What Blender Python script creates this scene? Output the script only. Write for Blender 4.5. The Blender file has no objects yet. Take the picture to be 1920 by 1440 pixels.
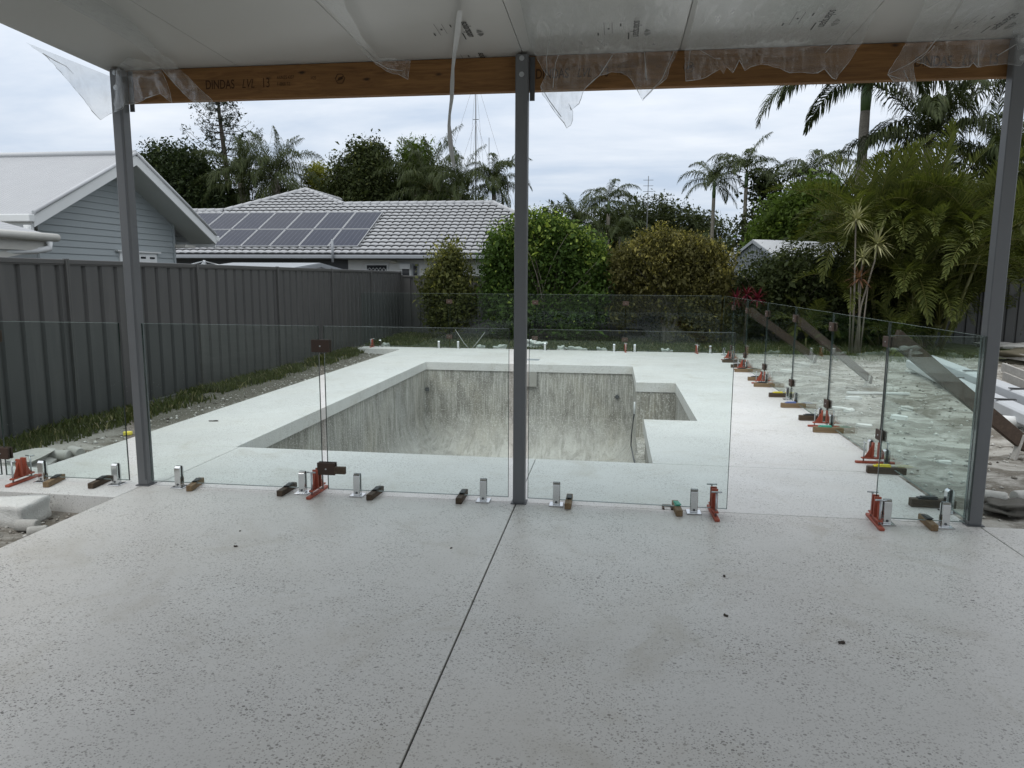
import bpy, bmesh, math, random
import numpy as np
from mathutils import Vector, Matrix

S = bpy.context.scene
COL = S.collection
R = math.radians
random.seed(7)
RNG = np.random.default_rng(11)

# ------------------------------------------------------------------ camera
FPX = 1362.2225                                   # focal length in pixels of a 1920 wide frame
YAW, PIT, ROL = -0.138263416, 0.144403746, 0.00591778336
CAM = np.array([0.666, -5.228, 1.66])
_w = np.array([math.sin(YAW) * math.cos(PIT), math.cos(YAW) * math.cos(PIT), -math.sin(PIT)])
_r = np.array([math.cos(YAW), -math.sin(YAW), 0.0])
_u = np.cross(_r, _w)
_R = math.cos(ROL) * _r + math.sin(ROL) * _u
_U = -math.sin(ROL) * _r + math.cos(ROL) * _u
cd = bpy.data.cameras.new('camera')
cd.sensor_fit = 'HORIZONTAL'
cd.sensor_width = 36.0
cd.lens = FPX / 1920 * 36.0
cd.clip_start = 0.05
cd.clip_end = 2000
cam = bpy.data.objects.new('camera', cd)
COL.objects.link(cam)
cam.matrix_world = Matrix(((_R[0], _U[0], -_w[0], CAM[0]), (_R[1], _U[1], -_w[1], CAM[1]),
                           (_R[2], _U[2], -_w[2], CAM[2]), (0, 0, 0, 1)))
S.camera = cam

# ------------------------------------------------------------------ sky, sun, exposure
SUN_EL, SUN_AZ = R(58), R(200)
world = bpy.data.worlds.new('World')
S.world = world
world.use_nodes = True
nt = world.node_tree
nt.nodes.clear()


def wn(kind, **kw):
    n = nt.nodes.new(kind)
    for k, v in kw.items():
        setattr(n, k, v)
    return n


out = wn('ShaderNodeOutputWorld')
bg = wn('ShaderNodeBackground')
bg.inputs['Strength'].default_value = 0.1
nt.links.new(bg.outputs[0], out.inputs[0])
sky = wn('ShaderNodeTexSky', sky_type='NISHITA')
sky.sun_disc = False
sky.sun_elevation = SUN_EL
sky.sun_rotation = SUN_AZ
tc = wn('ShaderNodeTexCoord')
sep = wn('ShaderNodeSeparateXYZ')
nt.links.new(tc.outputs['Generated'], sep.inputs[0])


def wmath(op, a, b=None, c=None):
    n = wn('ShaderNodeMath', operation=op)
    for i, v in enumerate((a, b, c)):
        if v is None:
            continue
        if isinstance(v, (int, float)):
            n.inputs[i].default_value = v
        else:
            nt.links.new(v, n.inputs[i])
    return n.outputs[0]


zc = wmath('MAXIMUM', sep.outputs[2], 0.0)
zd = wmath('ADD', zc, 0.16)
cx_ = wmath('DIVIDE', sep.outputs[0], zd)
cy_ = wmath('DIVIDE', sep.outputs[1], zd)
cmb = wn('ShaderNodeCombineXYZ')
nt.links.new(cx_, cmb.inputs[0])
nt.links.new(cy_, cmb.inputs[1])


def wnoise(scale, detail, rough, dist, off):
    m = wn('ShaderNodeMapping')
    m.inputs['Location'].default_value = off
    m.inputs['Scale'].default_value = (0.8, 1.5, 1)
    m.inputs['Rotation'].default_value = (0, 0, R(14))
    nt.links.new(cmb.outputs[0], m.inputs[0])
    n = wn('ShaderNodeTexNoise')
    n.inputs['Scale'].default_value = scale
    n.inputs['Detail'].default_value = detail
    n.inputs['Roughness'].default_value = rough
    n.inputs['Distortion'].default_value = dist
    nt.links.new(m.outputs[0], n.inputs['Vector'])
    return n.outputs['Fac']


n1 = wnoise(0.9, 6, 0.56, 0.3, (3.1, 1.7, 0))
n2 = wnoise(2.6, 5, 0.55, 0.2, (0.4, 6.2, 0))
nn = wmath('ADD', wmath('MULTIPLY', n1, 0.7), wmath('MULTIPLY', n2, 0.3))
cr = wn('ShaderNodeValToRGB')
cr.color_ramp.elements[0].position = 0.36
cr.color_ramp.elements[0].color = (5.2, 6.2, 7.7, 1)
cr.color_ramp.elements[1].position = 0.62
cr.color_ramp.elements[1].color = (8.0, 8.6, 9.45, 1)
nt.links.new(nn, cr.inputs[0])
# overcast sky: brighter towards the zenith
gain = wmath('ADD', wmath('MULTIPLY', wmath('POWER', zc, 1.25), 1.55), 1.0)
vm = wn('ShaderNodeVectorMath', operation='SCALE')
nt.links.new(cr.outputs[0], vm.inputs[0])
nt.links.new(gain, vm.inputs['Scale'])
mx = wn('ShaderNodeMix', data_type='RGBA')
mx.inputs[0].default_value = 0.9
nt.links.new(sky.outputs[0], mx.inputs[6])
warm = wn('ShaderNodeMix', data_type='RGBA', blend_type='MULTIPLY')
nt.links.new(wmath('MINIMUM', wmath('MULTIPLY', zc, 1.6), 1.0), warm.inputs[0])
nt.links.new(vm.outputs[0], warm.inputs[6])
warm.inputs[7].default_value = (1.08, 1.0, 0.90, 1)     # thick neutral cloud overhead, bluer towards the horizon
nt.links.new(warm.outputs[2], mx.inputs[7])
nt.links.new(mx.outputs[2], bg.inputs['Color'])

sl = bpy.data.lights.new('sun', 'SUN')
sl.energy = 1.2
sl.angle = R(35)
sl.color = (1.0, 0.97, 0.92)
sun = bpy.data.objects.new('sun', sl)
COL.objects.link(sun)
_sd = Vector((math.sin(SUN_AZ) * math.cos(SUN_EL), math.cos(SUN_AZ) * math.cos(SUN_EL), math.sin(SUN_EL)))
sun.rotation_euler = _sd.to_track_quat('Z', 'Y').to_euler()
sun.location = (0, 0, 30)

S.view_settings.view_transform = 'Standard'
S.view_settings.look = 'None'
S.view_settings.gamma = 1
S.view_settings.exposure = 0.0
S.view_settings.use_curve_mapping = False
S.render.engine = 'CYCLES'
S.cycles.max_bounces = 10
S.cycles.transparent_max_bounces = 40
S.cycles.caustics_reflective = False
S.cycles.caustics_refractive = False
S.cycles.use_denoising = True
S.cycles.sample_clamp_indirect = 6.0

# ------------------------------------------------------------------ helpers


def ray(x, y):
    return (x - 960) * _R - (y - 720) * _U + FPX * _w


def gz(x, y, z=0.0):
    d = ray(x, y)
    return CAM + d * ((z - CAM[2]) / d[2])


def gy(x, y, Y):
    d = ray(x, y)
    return CAM + d * ((Y - CAM[1]) / d[1])


def gx(x, y, X):
    d = ray(x, y)
    return CAM + d * ((X - CAM[0]) / d[0])


def tag(o, label=None, cat=None, group=None, kind=None):
    if label:
        o['label'] = label
    if cat:
        o['category'] = cat
    if group:
        o['group'] = group
    if kind:
        o['kind'] = kind
    return o


def empty(name, loc=(0, 0, 0), rz=0.0, label=None, cat=None, group=None):
    o = bpy.data.objects.new(name, None)
    o.empty_display_size = 0.1
    o.location = loc
    o.rotation_euler = (0, 0, rz)
    COL.objects.link(o)
    return tag(o, label, cat, group)


def link(name, me, parent=None, loc=None, rot=None):
    o = bpy.data.objects.new(name, me)
    COL.objects.link(o)
    if parent is not None:
        o.parent = parent
    if loc is not None:
        o.location = loc
    if rot is not None:
        o.rotation_euler = rot
    return o


def mesh_np(name, V, F4=None, F3=None, mat=None, rnd=None, smooth=False):
    """big mesh from numpy arrays of quads and triangles"""
    V = np.asarray(V, dtype=np.float32)
    parts, tot = [], []
    if F4 is not None and len(F4):
        parts.append(np.asarray(F4, dtype=np.int32).reshape(-1))
        tot.append(np.full(len(F4), 4, dtype=np.int32))
    if F3 is not None and len(F3):
        parts.append(np.asarray(F3, dtype=np.int32).reshape(-1))
        tot.append(np.full(len(F3), 3, dtype=np.int32))
    li = np.concatenate(parts)
    lt = np.concatenate(tot)
    ls = np.concatenate([[0], np.cumsum(lt)[:-1]]).astype(np.int32)
    me = bpy.data.meshes.new(name)
    me.vertices.add(len(V))
    me.vertices.foreach_set('co', V.reshape(-1))
    me.loops.add(len(li))
    me.loops.foreach_set('vertex_index', li)
    me.polygons.add(len(lt))
    me.polygons.foreach_set('loop_start', ls)
    if smooth:
        me.polygons.foreach_set('use_smooth', np.ones(len(lt), dtype=bool))
    if rnd is not None:
        a = me.attributes.new('rnd', 'FLOAT', 'FACE')
        a.data.foreach_set('value', np.asarray(rnd, dtype=np.float32))
    me.update(calc_edges=True)
    if mat is not None:
        me.materials.append(mat)
    return me


class MB:
    """collects simple solids; build() makes ONE mesh object"""

    def __init__(self):
        self.v, self.f, self.m, self.s = [], [], [], []

    def add(self, vs, fs, mi=0, sm=False):
        b = len(self.v)
        self.v += [tuple(p) for p in vs]
        self.f += [tuple(b + i for i in f) for f in fs]
        self.m += [mi] * len(fs)
        self.s += [sm] * len(fs)
        return self

    def box(self, a, b, mi=0, M=None):
        x0, y0, z0 = a
        x1, y1, z1 = b
        vs = [(x0, y0, z0), (x1, y0, z0), (x1, y1, z0), (x0, y1, z0), (x0, y0, z1), (x1, y0, z1), (x1, y1, z1), (x0, y1, z1)]
        if M is not None:
            vs = [M @ Vector(p) for p in vs]
        return self.add(vs, [(0, 3, 2, 1), (4, 5, 6, 7), (0, 1, 5, 4), (1, 2, 6, 5), (2, 3, 7, 6), (3, 0, 4, 7)], mi)

    def cbox(self, c, s, mi=0, rz=0.0, ch=0.0):
        """centred box with optional chamfered top edges and z rotation"""
        cx, cy, cz = c
        hx, hy, hz = s[0] / 2, s[1] / 2, s[2] / 2
        if ch <= 0:
            L = [(-hx, -hy, -hz), (hx, -hy, -hz), (hx, hy, -hz), (-hx, hy, -hz), (-hx, -hy, hz), (hx, -hy, hz), (hx, hy, hz), (-hx, hy, hz)]
            F = [(0, 3, 2, 1), (4, 5, 6, 7), (0, 1, 5, 4), (1, 2, 6, 5), (2, 3, 7, 6), (3, 0, 4, 7)]
        else:
            def ring(a, b, z, k):
                return [(-a + k, -b, z), (a - k, -b, z), (a, -b + k, z), (a, b - k, z), (a - k, b, z), (-a + k, b, z), (-a, b - k, z), (-a, -b + k, z)]
            L = ring(hx - ch, hy - ch, -hz, ch) + ring(hx, hy, -hz + ch, ch) + ring(hx, hy, hz - ch, ch) + ring(hx - ch, hy - ch, hz, ch)
            F = [tuple(range(7, -1, -1)), tuple(range(24, 32))]
            for r in range(3):
                for i in range(8):
                    j = (i + 1) % 8
                    F.append((r * 8 + i, r * 8 + j, r * 8 + 8 + j, r * 8 + 8 + i))
        c_, s_ = math.cos(rz), math.sin(rz)
        return self.add([(cx + p[0] * c_ - p[1] * s_, cy + p[0] * s_ + p[1] * c_, cz + p[2]) for p in L], F, mi)

    def bar(self, p0, p1, wdt, hgt, mi=0, up=(0, 0, 1)):
        p0, p1 = Vector(p0), Vector(p1)
        d = (p1 - p0)
        L = d.length
        x = d.normalized()
        u = Vector(up)
        y = u.cross(x)
        if y.length < 1e-4:
            y = Vector((1, 0, 0))
        y.normalize()
        z = x.cross(y)
        vs = []
        for e in (0, L):
            for a, b in ((-1, -1), (1, -1), (1, 1), (-1, 1)):
                vs.append(p0 + x * e + y * (a * wdt / 2) + z * (b * hgt / 2))
        return self.add(vs, [(0, 3, 2, 1), (4, 5, 6, 7), (0, 1, 5, 4), (1, 2, 6, 5), (2, 3, 7, 6), (3, 0, 4, 7)], mi)

    def tube(self, pts, rad, n=8, mi=0, cap=True, sm=True):
        pts = [Vector(p) for p in pts]
        if not hasattr(rad, '__len__'):
            rad = [rad] * len(pts)
        vs, fs = [], []
        prev = None
        for i, p in enumerate(pts):
            t = (pts[min(i + 1, len(pts) - 1)] - pts[max(i - 1, 0)]).normalized()
            if prev is None:
                a = Vector((0, 0, 1)) if abs(t.z) < 0.9 else Vector((1, 0, 0))
                x = t.cross(a).normalized()
            else:
                x = (prev - t * prev.dot(t)).normalized()
            prev = x
            y = t.cross(x)
            for k in range(n):
                a = 2 * math.pi * k / n
                vs.append(p + (x * math.cos(a) + y * math.sin(a)) * rad[i])
        for i in range(len(pts) - 1):
            for k in range(n):
                j = (k + 1) % n
                fs.append((i * n + k, i * n + j, (i + 1) * n + j, (i + 1) * n + k))
        self.add(vs, fs, mi, sm)
        if cap:
            b = len(self.v) - len(vs)
            self.f.append(tuple(b + k for k in range(n - 1, -1, -1)))
            self.f.append(tuple(b + (len(pts) - 1) * n + k for k in range(n)))
            self.m += [mi, mi]
            self.s += [False, False]
        return self

    def prism(self, poly, z0, z1, mi=0):
        n = len(poly)
        vs = [(x, y, z0) for x, y in poly] + [(x, y, z1) for x, y in poly]
        fs = [tuple(range(n - 1, -1, -1)), tuple(range(n, 2 * n))]
        for i in range(n):
            j = (i + 1) % n
            fs.append((i, j, n + j, n + i))
        return self.add(vs, fs, mi)

    def mesh(self, name, mats, off=None):
        me = bpy.data.meshes.new(name)
        vs = self.v if off is None else [(p[0] - off[0], p[1] - off[1], p[2] - off[2]) for p in self.v]
        me.from_pydata([tuple(p) for p in vs], [], self.f)
        for mt in (mats if isinstance(mats, (list, tuple)) else [mats]):
            me.materials.append(mt)
        me.polygons.foreach_set('material_index', self.m)
        me.polygons.foreach_set('use_smooth', self.s)
        me.update()
        return me

    def build(self, name, mats, parent=None, world=True, bevel=0.0):
        off = tuple(parent.location) if (parent is not None and world) else None
        if parent is not None and world and parent.parent is not None:
            g = parent.parent.location
            off = (off[0] + g[0], off[1] + g[1], off[2] + g[2])
        o = link(name, self.mesh(name, mats, off), parent)
        if bevel:
            b = o.modifiers.new('bevel', 'BEVEL')
            b.width = bevel
            b.segments = 2
            b.limit_method = 'ANGLE'
        return o


def copy_tree(o, parent=None):
    c = o.copy()
    COL.objects.link(c)
    c.parent = parent
    for ch in o.children:
        copy_tree(ch, c)
    return c


# ------------------------------------------------------------------ materials
class NT:
    def __init__(self, name):
        self.mat = bpy.data.materials.new(name)
        self.mat.use_nodes = True
        self.t = self.mat.node_tree
        self.t.nodes.clear()
        self.o = self.t.nodes.new('ShaderNodeOutputMaterial')

    def n(self, kind, **kw):
        x = self.t.nodes.new(kind)
        for k, v in kw.items():
            setattr(x, k, v)
        return x

    def lk(self, a, b):
        self.t.links.new(a, b)

    def setin(self, sock, v):
        if v is None:
            return
        if hasattr(v, 'is_output'):
            self.lk(v, sock)
        else:
            if isinstance(v, (tuple, list)) and len(v) == 3 and sock.type == 'RGBA':
                v = (*v, 1)
            sock.default_value = v

    def coord(self, kind='pos', scale=(1, 1, 1), loc=(0, 0, 0), rot=(0, 0, 0)):
        if kind == 'pos':
            s = self.n('ShaderNodeNewGeometry').outputs['Position']
        else:
            s = self.n('ShaderNodeTexCoord').outputs['Object']
        m = self.n('ShaderNodeMapping')
        m.inputs['Scale'].default_value = scale
        m.inputs['Location'].default_value = loc
        m.inputs['Rotation'].default_value = rot
        self.lk(s, m.inputs[0])
        return m.outputs[0]

    def noise(self, vec, scale, detail=4, rough=0.55, dist=0.0):
        x = self.n('ShaderNodeTexNoise')
        x.inputs['Scale'].default_value = scale
        x.inputs['Detail'].default_value = detail
        x.inputs['Roughness'].default_value = rough
        x.inputs['Distortion'].default_value = dist
        self.lk(vec, x.inputs['Vector'])
        return x.outputs['Fac']

    def voro(self, vec, scale, feature='F1', out='Distance', rand=1.0):
        x = self.n('ShaderNodeTexVoronoi', feature=feature)
        x.inputs['Scale'].default_value = scale
        x.inputs['Randomness'].default_value = rand
        self.lk(vec, x.inputs['Vector'])
        return x.outputs[out]

    def ramp(self, fac, stops, interp='LINEAR'):
        x = self.n('ShaderNodeValToRGB')
        x.color_ramp.interpolation = interp
        e = x.color_ramp.elements
        while len(e) < len(stops):
            e.new(0.5)
        for i, (p, c) in enumerate(stops):
            e[i].position = p
            e[i].color = (c, c, c, 1) if isinstance(c, (int, float)) else (*c, 1)
        self.lk(fac, x.inputs[0])
        return x.outputs[0]

    def mix(self, fac, a, b, mode='MIX'):
        x = self.n('ShaderNodeMix', data_type='RGBA', blend_type=mode)
        self.setin(x.inputs[0], fac)
        self.setin(x.inputs[6], a)
        self.setin(x.inputs[7], b)
        return x.outputs[2]

    def math(self, op, a, b=None, c=None, clamp=False):
        x = self.n('ShaderNodeMath', operation=op, use_clamp=clamp)
        for i, v in enumerate((a, b, c)):
            self.setin(x.inputs[i], v)
        return x.outputs[0]

    def bump(self, h, strength=0.3, dist=0.01):
        x = self.n('ShaderNodeBump')
        x.inputs['Strength'].default_value = strength
        x.inputs['Distance'].default_value = dist
        self.lk(h, x.inputs['Height'])
        return x.outputs[0]

    def pbsdf(self, col, rough=0.6, metal=0.0, spec=0.4, normal=None, **kw):
        x = self.n('ShaderNodeBsdfPrincipled')
        self.setin(x.inputs['Base Color'], col)
        self.setin(x.inputs['Roughness'], rough)
        self.setin(x.inputs['Metallic'], metal)
        self.setin(x.inputs['Specular IOR Level'], spec)
        if normal is not None:
            self.lk(normal, x.inputs['Normal'])
        for k, v in kw.items():
            self.setin(x.inputs[k], v)
        return x.outputs[0]

    def done(self, sh):
        self.lk(sh, self.o.inputs['Surface'])
        return self.mat


def mat_plain(name, col, rough=0.6, metal=0.0, spec=0.4, var=0.15, scale=8.0, bump=0.0, kind='obj'):
    m = NT(name)
    v = m.coord(kind)
    nz = m.noise(v, scale, 5, 0.6)
    nz2 = m.noise(v, scale * 6, 3, 0.6)
    f = m.math('ADD', m.math('MULTIPLY', nz, 0.7), m.math('MULTIPLY', nz2, 0.3))
    c = m.mix(f, tuple(x * (1 - var) for x in col), tuple(min(1, x * (1 + var)) for x in col))
    rg = m.math('ADD', m.math('MULTIPLY', nz, 0.2), rough - 0.1, clamp=True)
    nrm = m.bump(nz2, bump, 0.01) if bump else None
    return m.done(m.pbsdf(c, rg, metal, spec, nrm))


def mat_deck(name, base, wet=0.0, agg=.7):
    m = NT(name)
    v = m.coord('pos')
    big = m.noise(v, 0.7, 5, 0.6, 0.4)
    mid = m.noise(v, 4.0, 5, 0.65)
    fine = m.noise(v, 90, 3, 0.6)
    c = m.mix(m.ramp(big, [(0.3, 0.0), (0.7, 1.0)]), tuple(x * 0.90 for x in base), tuple(min(.9, x * 1.07) for x in base))
    c = m.mix(m.ramp(mid, [(0.35, 0.0), (0.75, 0.35)]), c, tuple(x * 0.86 for x in base))
    c = m.mix(m.math('MULTIPLY', fine, 0.22), c, tuple(x * 0.72 for x in base))
    # exposed aggregate, stones of several sizes and greys
    for sc, lo, hi, dark, amt, cut in ((24, .11, .16, (.15, .14, .125), .85 * agg, .76), (40, .17, .23, (.14, .13, .118), .85 * agg, .48), (66, .22, .29, (.15, .14, .128), .85 * agg, .32), (110, .25, .34, (.18, .17, .158), .8 * agg, .25), (60, .12, .18, (.82, .81, .78), .5, .5)):
        vv = m.coord('pos', scale=(1, 1.2, 1), loc=(sc * .37, sc * .71, 0), rot=(0, 0, sc))
        cell = m.n('ShaderNodeTexVoronoi', feature='F1')
        cell.inputs['Scale'].default_value = sc
        m.lk(vv, cell.inputs['Vector'])
        d = cell.outputs['Distance']
        pick = m.n('ShaderNodeSeparateColor')
        m.lk(cell.outputs['Color'], pick.inputs[0])
        keep = m.math('GREATER_THAN', pick.outputs[0], cut)
        patch = m.ramp(m.noise(v, 1.9, 3, 0.6), [(0.35, 0.30), (0.65, 1.0)])
        szv = m.math('MULTIPLY', m.math('SUBTRACT', pick.outputs[2], 0.5), 0.16)
        wob = m.math('ADD', m.math('ADD', d, szv), m.math('MULTIPLY', m.math('SUBTRACT', fine, 0.5), 0.22))
        k = m.math('MULTIPLY', m.math('MULTIPLY', m.ramp(wob, [(lo, 1.0), (hi, 0.0)]), keep), m.math('MULTIPLY', patch, amt))
        tone = m.mix(pick.outputs[1], tuple(x * .6 for x in dark), tuple(min(.9, x * 1.6) for x in dark))
        c = m.mix(k, c, tone)
    # stains
    st = m.ramp(m.noise(m.coord('pos', loc=(7, 3, 0)), 1.6, 6, 0.7, 0.8), [(0.55, 0.0), (0.75, 0.55)])
    c = m.mix(st, c, (base[0] * .62, base[1] * .58, base[2] * .50))
    scr = m.ramp(m.noise(m.coord('pos', scale=(2.5, 9, 1), rot=(0, 0, .2)), 3.0, 6, 0.75, 0.6), [(0.60, 0.0), (0.70, 0.6)])
    c = m.mix(m.math('MULTIPLY', scr, m.math('MULTIPLY', big, 1.4)), c, (base[0] * .55, base[1] * .52, base[2] * .48))
    dust = m.ramp(m.noise(m.coord('pos', loc=(2, 9, 0)), 0.55, 6, 0.65, 1.0), [(0.45, 0.0), (0.68, 0.35)])
    c = m.mix(dust, c, (base[0] * .80, base[1] * .77, base[2] * .72))
    spots = m.ramp(m.noise(m.coord('pos', loc=(5, 1, 0)), 5.5, 3, 0.6, 0.3), [(0.70, 0.0), (0.78, 0.45)])
    c = m.mix(spots, c, (base[0] * .45, base[1] * .42, base[2] * .37))
    rg = m.math('ADD', m.math('MULTIPLY', mid, 0.25), 0.30 - wet)
    nrm = m.bump(fine, 0.12, 0.003)
    return m.done(m.pbsdf(c, rg, 0, 0.35, nrm))


def mat_pool():
    m = NT('pool_render')
    v2 = m.coord('pos')
    big = m.noise(v2, 0.8, 4, 0.6, 0.6)
    med = m.noise(m.coord('pos', scale=(3.5, 3.5, 1.0)), 1.6, 5, 0.65, 0.5)
    st = m.noise(m.coord('pos', scale=(40, 40, 1.7)), 1.0, 4, 0.65, 0.5)
    st2 = m.noise(m.coord('pos', scale=(70, 70, 4.5), loc=(4, 2, 1)), 1.0, 4, 0.65, 0.3)
    sp = m.noise(v2, 42, 4, 0.72)
    sp2 = m.noise(m.coord('pos', scale=(1, 1, .5)), 26, 4, 0.7)
    c = m.mix(m.ramp(big, [(0.35, 0.0), (0.68, 1.0)]), (.275, .272, .258), (.33, .31, .26))
    c = m.mix(m.ramp(med, [(0.38, 0.75), (0.56, 0.0)]), c, (.165, .157, .138))
    z = m.n('ShaderNodeSeparateXYZ')
    m.lk(m.n('ShaderNodeNewGeometry').outputs['Position'], z.inputs[0])
    zz = m.math('MULTIPLY', z.outputs[2], -0.5)
    low = m.ramp(zz, [(0.50, 0.0), (0.80, 1.0)])
    wall = m.math('SUBTRACT', 1.0, low)
    drips = m.math('MULTIPLY', m.ramp(st, [(0.48, 0.0), (0.60, 0.9)]), m.ramp(med, [(0.36, 0.25), (0.6, 1.0)]))
    c = m.mix(m.math('MULTIPLY', drips, wall), c, (.50, .49, .455))
    c = m.mix(m.math('MULTIPLY', m.ramp(st2, [(0.56, 0.0), (0.66, 0.5)]), wall), c, (.18, .172, .155))
    swirl = m.noise(m.coord('pos', scale=(4.5, .8, 1.5), rot=(0, 0, .6)), 1.5, 5, 0.6, 2.0)
    c = m.mix(m.math('MULTIPLY', low, m.ramp(swirl, [(0.36, 0.25), (0.66, 0.85)])), c, (.50, .495, .465))
    c = m.mix(m.math('MULTIPLY', m.ramp(sp, [(0.54, 0.0), (0.62, 0.8)]), m.math('ADD', m.math('MULTIPLY', wall, .8), .2)), c, (.60, .59, .56))
    c = m.mix(m.ramp(sp2, [(0.60, 0.0), (0.68, 0.5)]), c, (.15, .14, .12))
    return m.done(m.pbsdf(c, 0.85, 0, 0.2, m.bump(sp, 0.5, 0.01)))


def mat_ground():
    m = NT('ground_soil')
    v = m.coord('pos')
    big = m.noise(v, 0.35, 6, 0.62, 0.6)
    mid = m.noise(m.coord('pos', scale=(1, 1.6, 1)), 1.7, 7, 0.68, 0.5)
    fine = m.noise(v, 14, 6, 0.72)
    vf = m.noise(v, 60, 4, 0.7)
    sand = m.mix(fine, (.25, .238, .21), (.44, .425, .39))
    dark = m.mix(fine, (.075, .066, .052), (.21, .19, .16))
    c = m.mix(m.ramp(mid, [(0.44, 0.0), (0.58, 1.0)]), dark, sand)
    c = m.mix(m.ramp(vf, [(0.60, 0.0), (0.72, 0.5)]), c, (.58, .57, .54))
    c = m.mix(m.ramp(vf, [(0.30, 0.6), (0.40, 0.0)]), c, (.09, .08, .07))
    p = m.n('ShaderNodeSeparateXYZ')
    m.lk(m.n('ShaderNodeNewGeometry').outputs['Position'], p.inputs[0])
    wob = m.math('MULTIPLY', m.math('SUBTRACT', m.noise(v, 1.2, 5, 0.6), 0.5), 2.2)
    # garden soil and turf towards the back of the yard
    yb = m.math('ADD', p.outputs[1], wob)
    back = m.ramp(m.math('MULTIPLY', m.math('SUBTRACT', yb, 11.6), 0.5), [(0.0, 0.0), (1.0, 1.0)])
    turf = m.mix(fine, (.035, .05, .018), (.11, .125, .055))
    c = m.mix(back, c, turf)
    # strip of damp soil along the left fence
    xl = m.math('ADD', p.outputs[0], m.math('MULTIPLY', wob, 0.28))
    left = m.ramp(m.math('SUBTRACT', -4.35, xl), [(0.0, 0.0), (0.45, 1.0)])
    soil = m.mix(fine, (.045, .042, .030), (.16, .15, .125))
    soil = m.mix(m.ramp(vf, [(0.60, 0.0), (0.66, 0.9)]), soil, (.62, .62, .60))
    yl = m.ramp(m.math('MULTIPLY', m.math('SUBTRACT', m.math('ADD', p.outputs[1], m.math('MULTIPLY', wob, .5)), 1.6), 0.8), [(0.0, 0.0), (1.0, 1.0)])
    c = m.mix(m.math('MULTIPLY', left, yl), c, soil)
    far = m.ramp(m.math('MULTIPLY', m.math('SUBTRACT', p.outputs[1], 20), .1), [(0.0, 0.0), (1.0, 1.0)])
    c = m.mix(far, c, (.06, .08, .03))
    h = m.math('ADD', m.math('MULTIPLY', fine, 1.0), m.math('MULTIPLY', vf, 0.6))
    return m.done(m.pbsdf(c, 0.95, 0, 0.15, m.bump(h, 0.7, 0.03)))


def mat_leaf(name, a, b, tip=None, transl=0.25, nscale=0.9, rough=0.6):
    m = NT(name)
    at = m.n('ShaderNodeAttribute', attribute_name='rnd')
    nz = m.noise(m.coord('pos'), nscale, 3, 0.6)
    f = m.math('ADD', m.math('MULTIPLY', at.outputs['Fac'], 0.65), m.math('MULTIPLY', nz, 0.45), clamp=True)
    c = m.mix(f, a, b)
    if tip:
        k = m.ramp(at.outputs['Fac'], [(0.86, 0.0), (0.98, 1.0)])
        c = m.mix(k, c, tip)
    s1 = m.pbsdf(c, rough, 0, 0.16)
    tr = m.n('ShaderNodeBsdfTranslucent')
    m.lk(m.mix(1.0, c, (1.25, 1.3, .75), 'MULTIPLY'), tr.inputs[0])
    ms = m.n('ShaderNodeMixShader')
    ms.inputs[0].default_value = transl
    m.lk(s1, ms.inputs[1])
    m.lk(tr.outputs[0], ms.inputs[2])
    return m.done(ms.outputs[0])


def mat_glass():
    m = NT('clear_glass')
    lw = m.n('ShaderNodeLayerWeight')
    p5 = m.math('POWER', lw.outputs['Facing'], 4.0)
    fac = m.math('ADD', m.math('MULTIPLY', p5, 0.50), 0.014, clamp=True)
    tr = m.n('ShaderNodeBsdfTransparent')
    tr.inputs[0].default_value = (0.935, 0.972, 0.962, 1)
    gl = m.n('ShaderNodeBsdfGlossy')
    gl.inputs['Roughness'].default_value = 0.0
    gl.inputs['Color'].default_value = (.92, 1, .97, 1)
    ms = m.n('ShaderNodeMixShader')
    m.lk(fac, ms.inputs[0])
    m.lk(tr.outputs[0], ms.inputs[1])
    m.lk(gl.outputs[0], ms.inputs[2])
    return m.done(ms.outputs[0])


def mat_film():
    m = NT('clear_film')
    lw = m.n('ShaderNodeLayerWeight')
    lw.inputs['Blend'].default_value = 0.4
    nz = m.noise(m.coord('pos', scale=(2.2, .5, .45)), 8, 4, 0.6, 1.2)
    tr = m.n('ShaderNodeBsdfTransparent')
    tr.inputs[0].default_value = (.93, .94, .94, 1)
    df = m.n('ShaderNodeBsdfDiffuse')
    df.inputs[0].default_value = (.72, .74, .74, 1)
    tl = m.n('ShaderNodeBsdfTranslucent')
    tl.inputs[0].default_value = (.72, .74, .74, 1)
    gl = m.n('ShaderNodeBsdfGlossy')
    gl.inputs['Roughness'].default_value = 0.18
    gl.inputs['Color'].default_value = (.9, .9, .9, 1)
    a = m.n('ShaderNodeMixShader')
    a.inputs[0].default_value = 0.55
    m.lk(df.outputs[0], a.inputs[1])
    m.lk(tl.outputs[0], a.inputs[2])
    b = m.n('ShaderNodeMixShader')
    b.inputs[0].default_value = 0.35
    m.lk(a.outputs[0], b.inputs[1])
    m.lk(gl.outputs[0], b.inputs[2])
    c = m.n('ShaderNodeMixShader')
    f = m.math('ADD', m.math('MULTIPLY', lw.outputs['Facing'], 0.30), m.math('MULTIPLY', m.ramp(nz, [(0.45, 0.0), (0.75, 1.0)]), 0.20))
    m.lk(m.math('ADD', f, 0.12, clamp=True), c.inputs[0])
    m.lk(tr.outputs[0], c.inputs[1])
    m.lk(b.outputs[0], c.inputs[2])
    return m.done(c.outputs[0])


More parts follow.
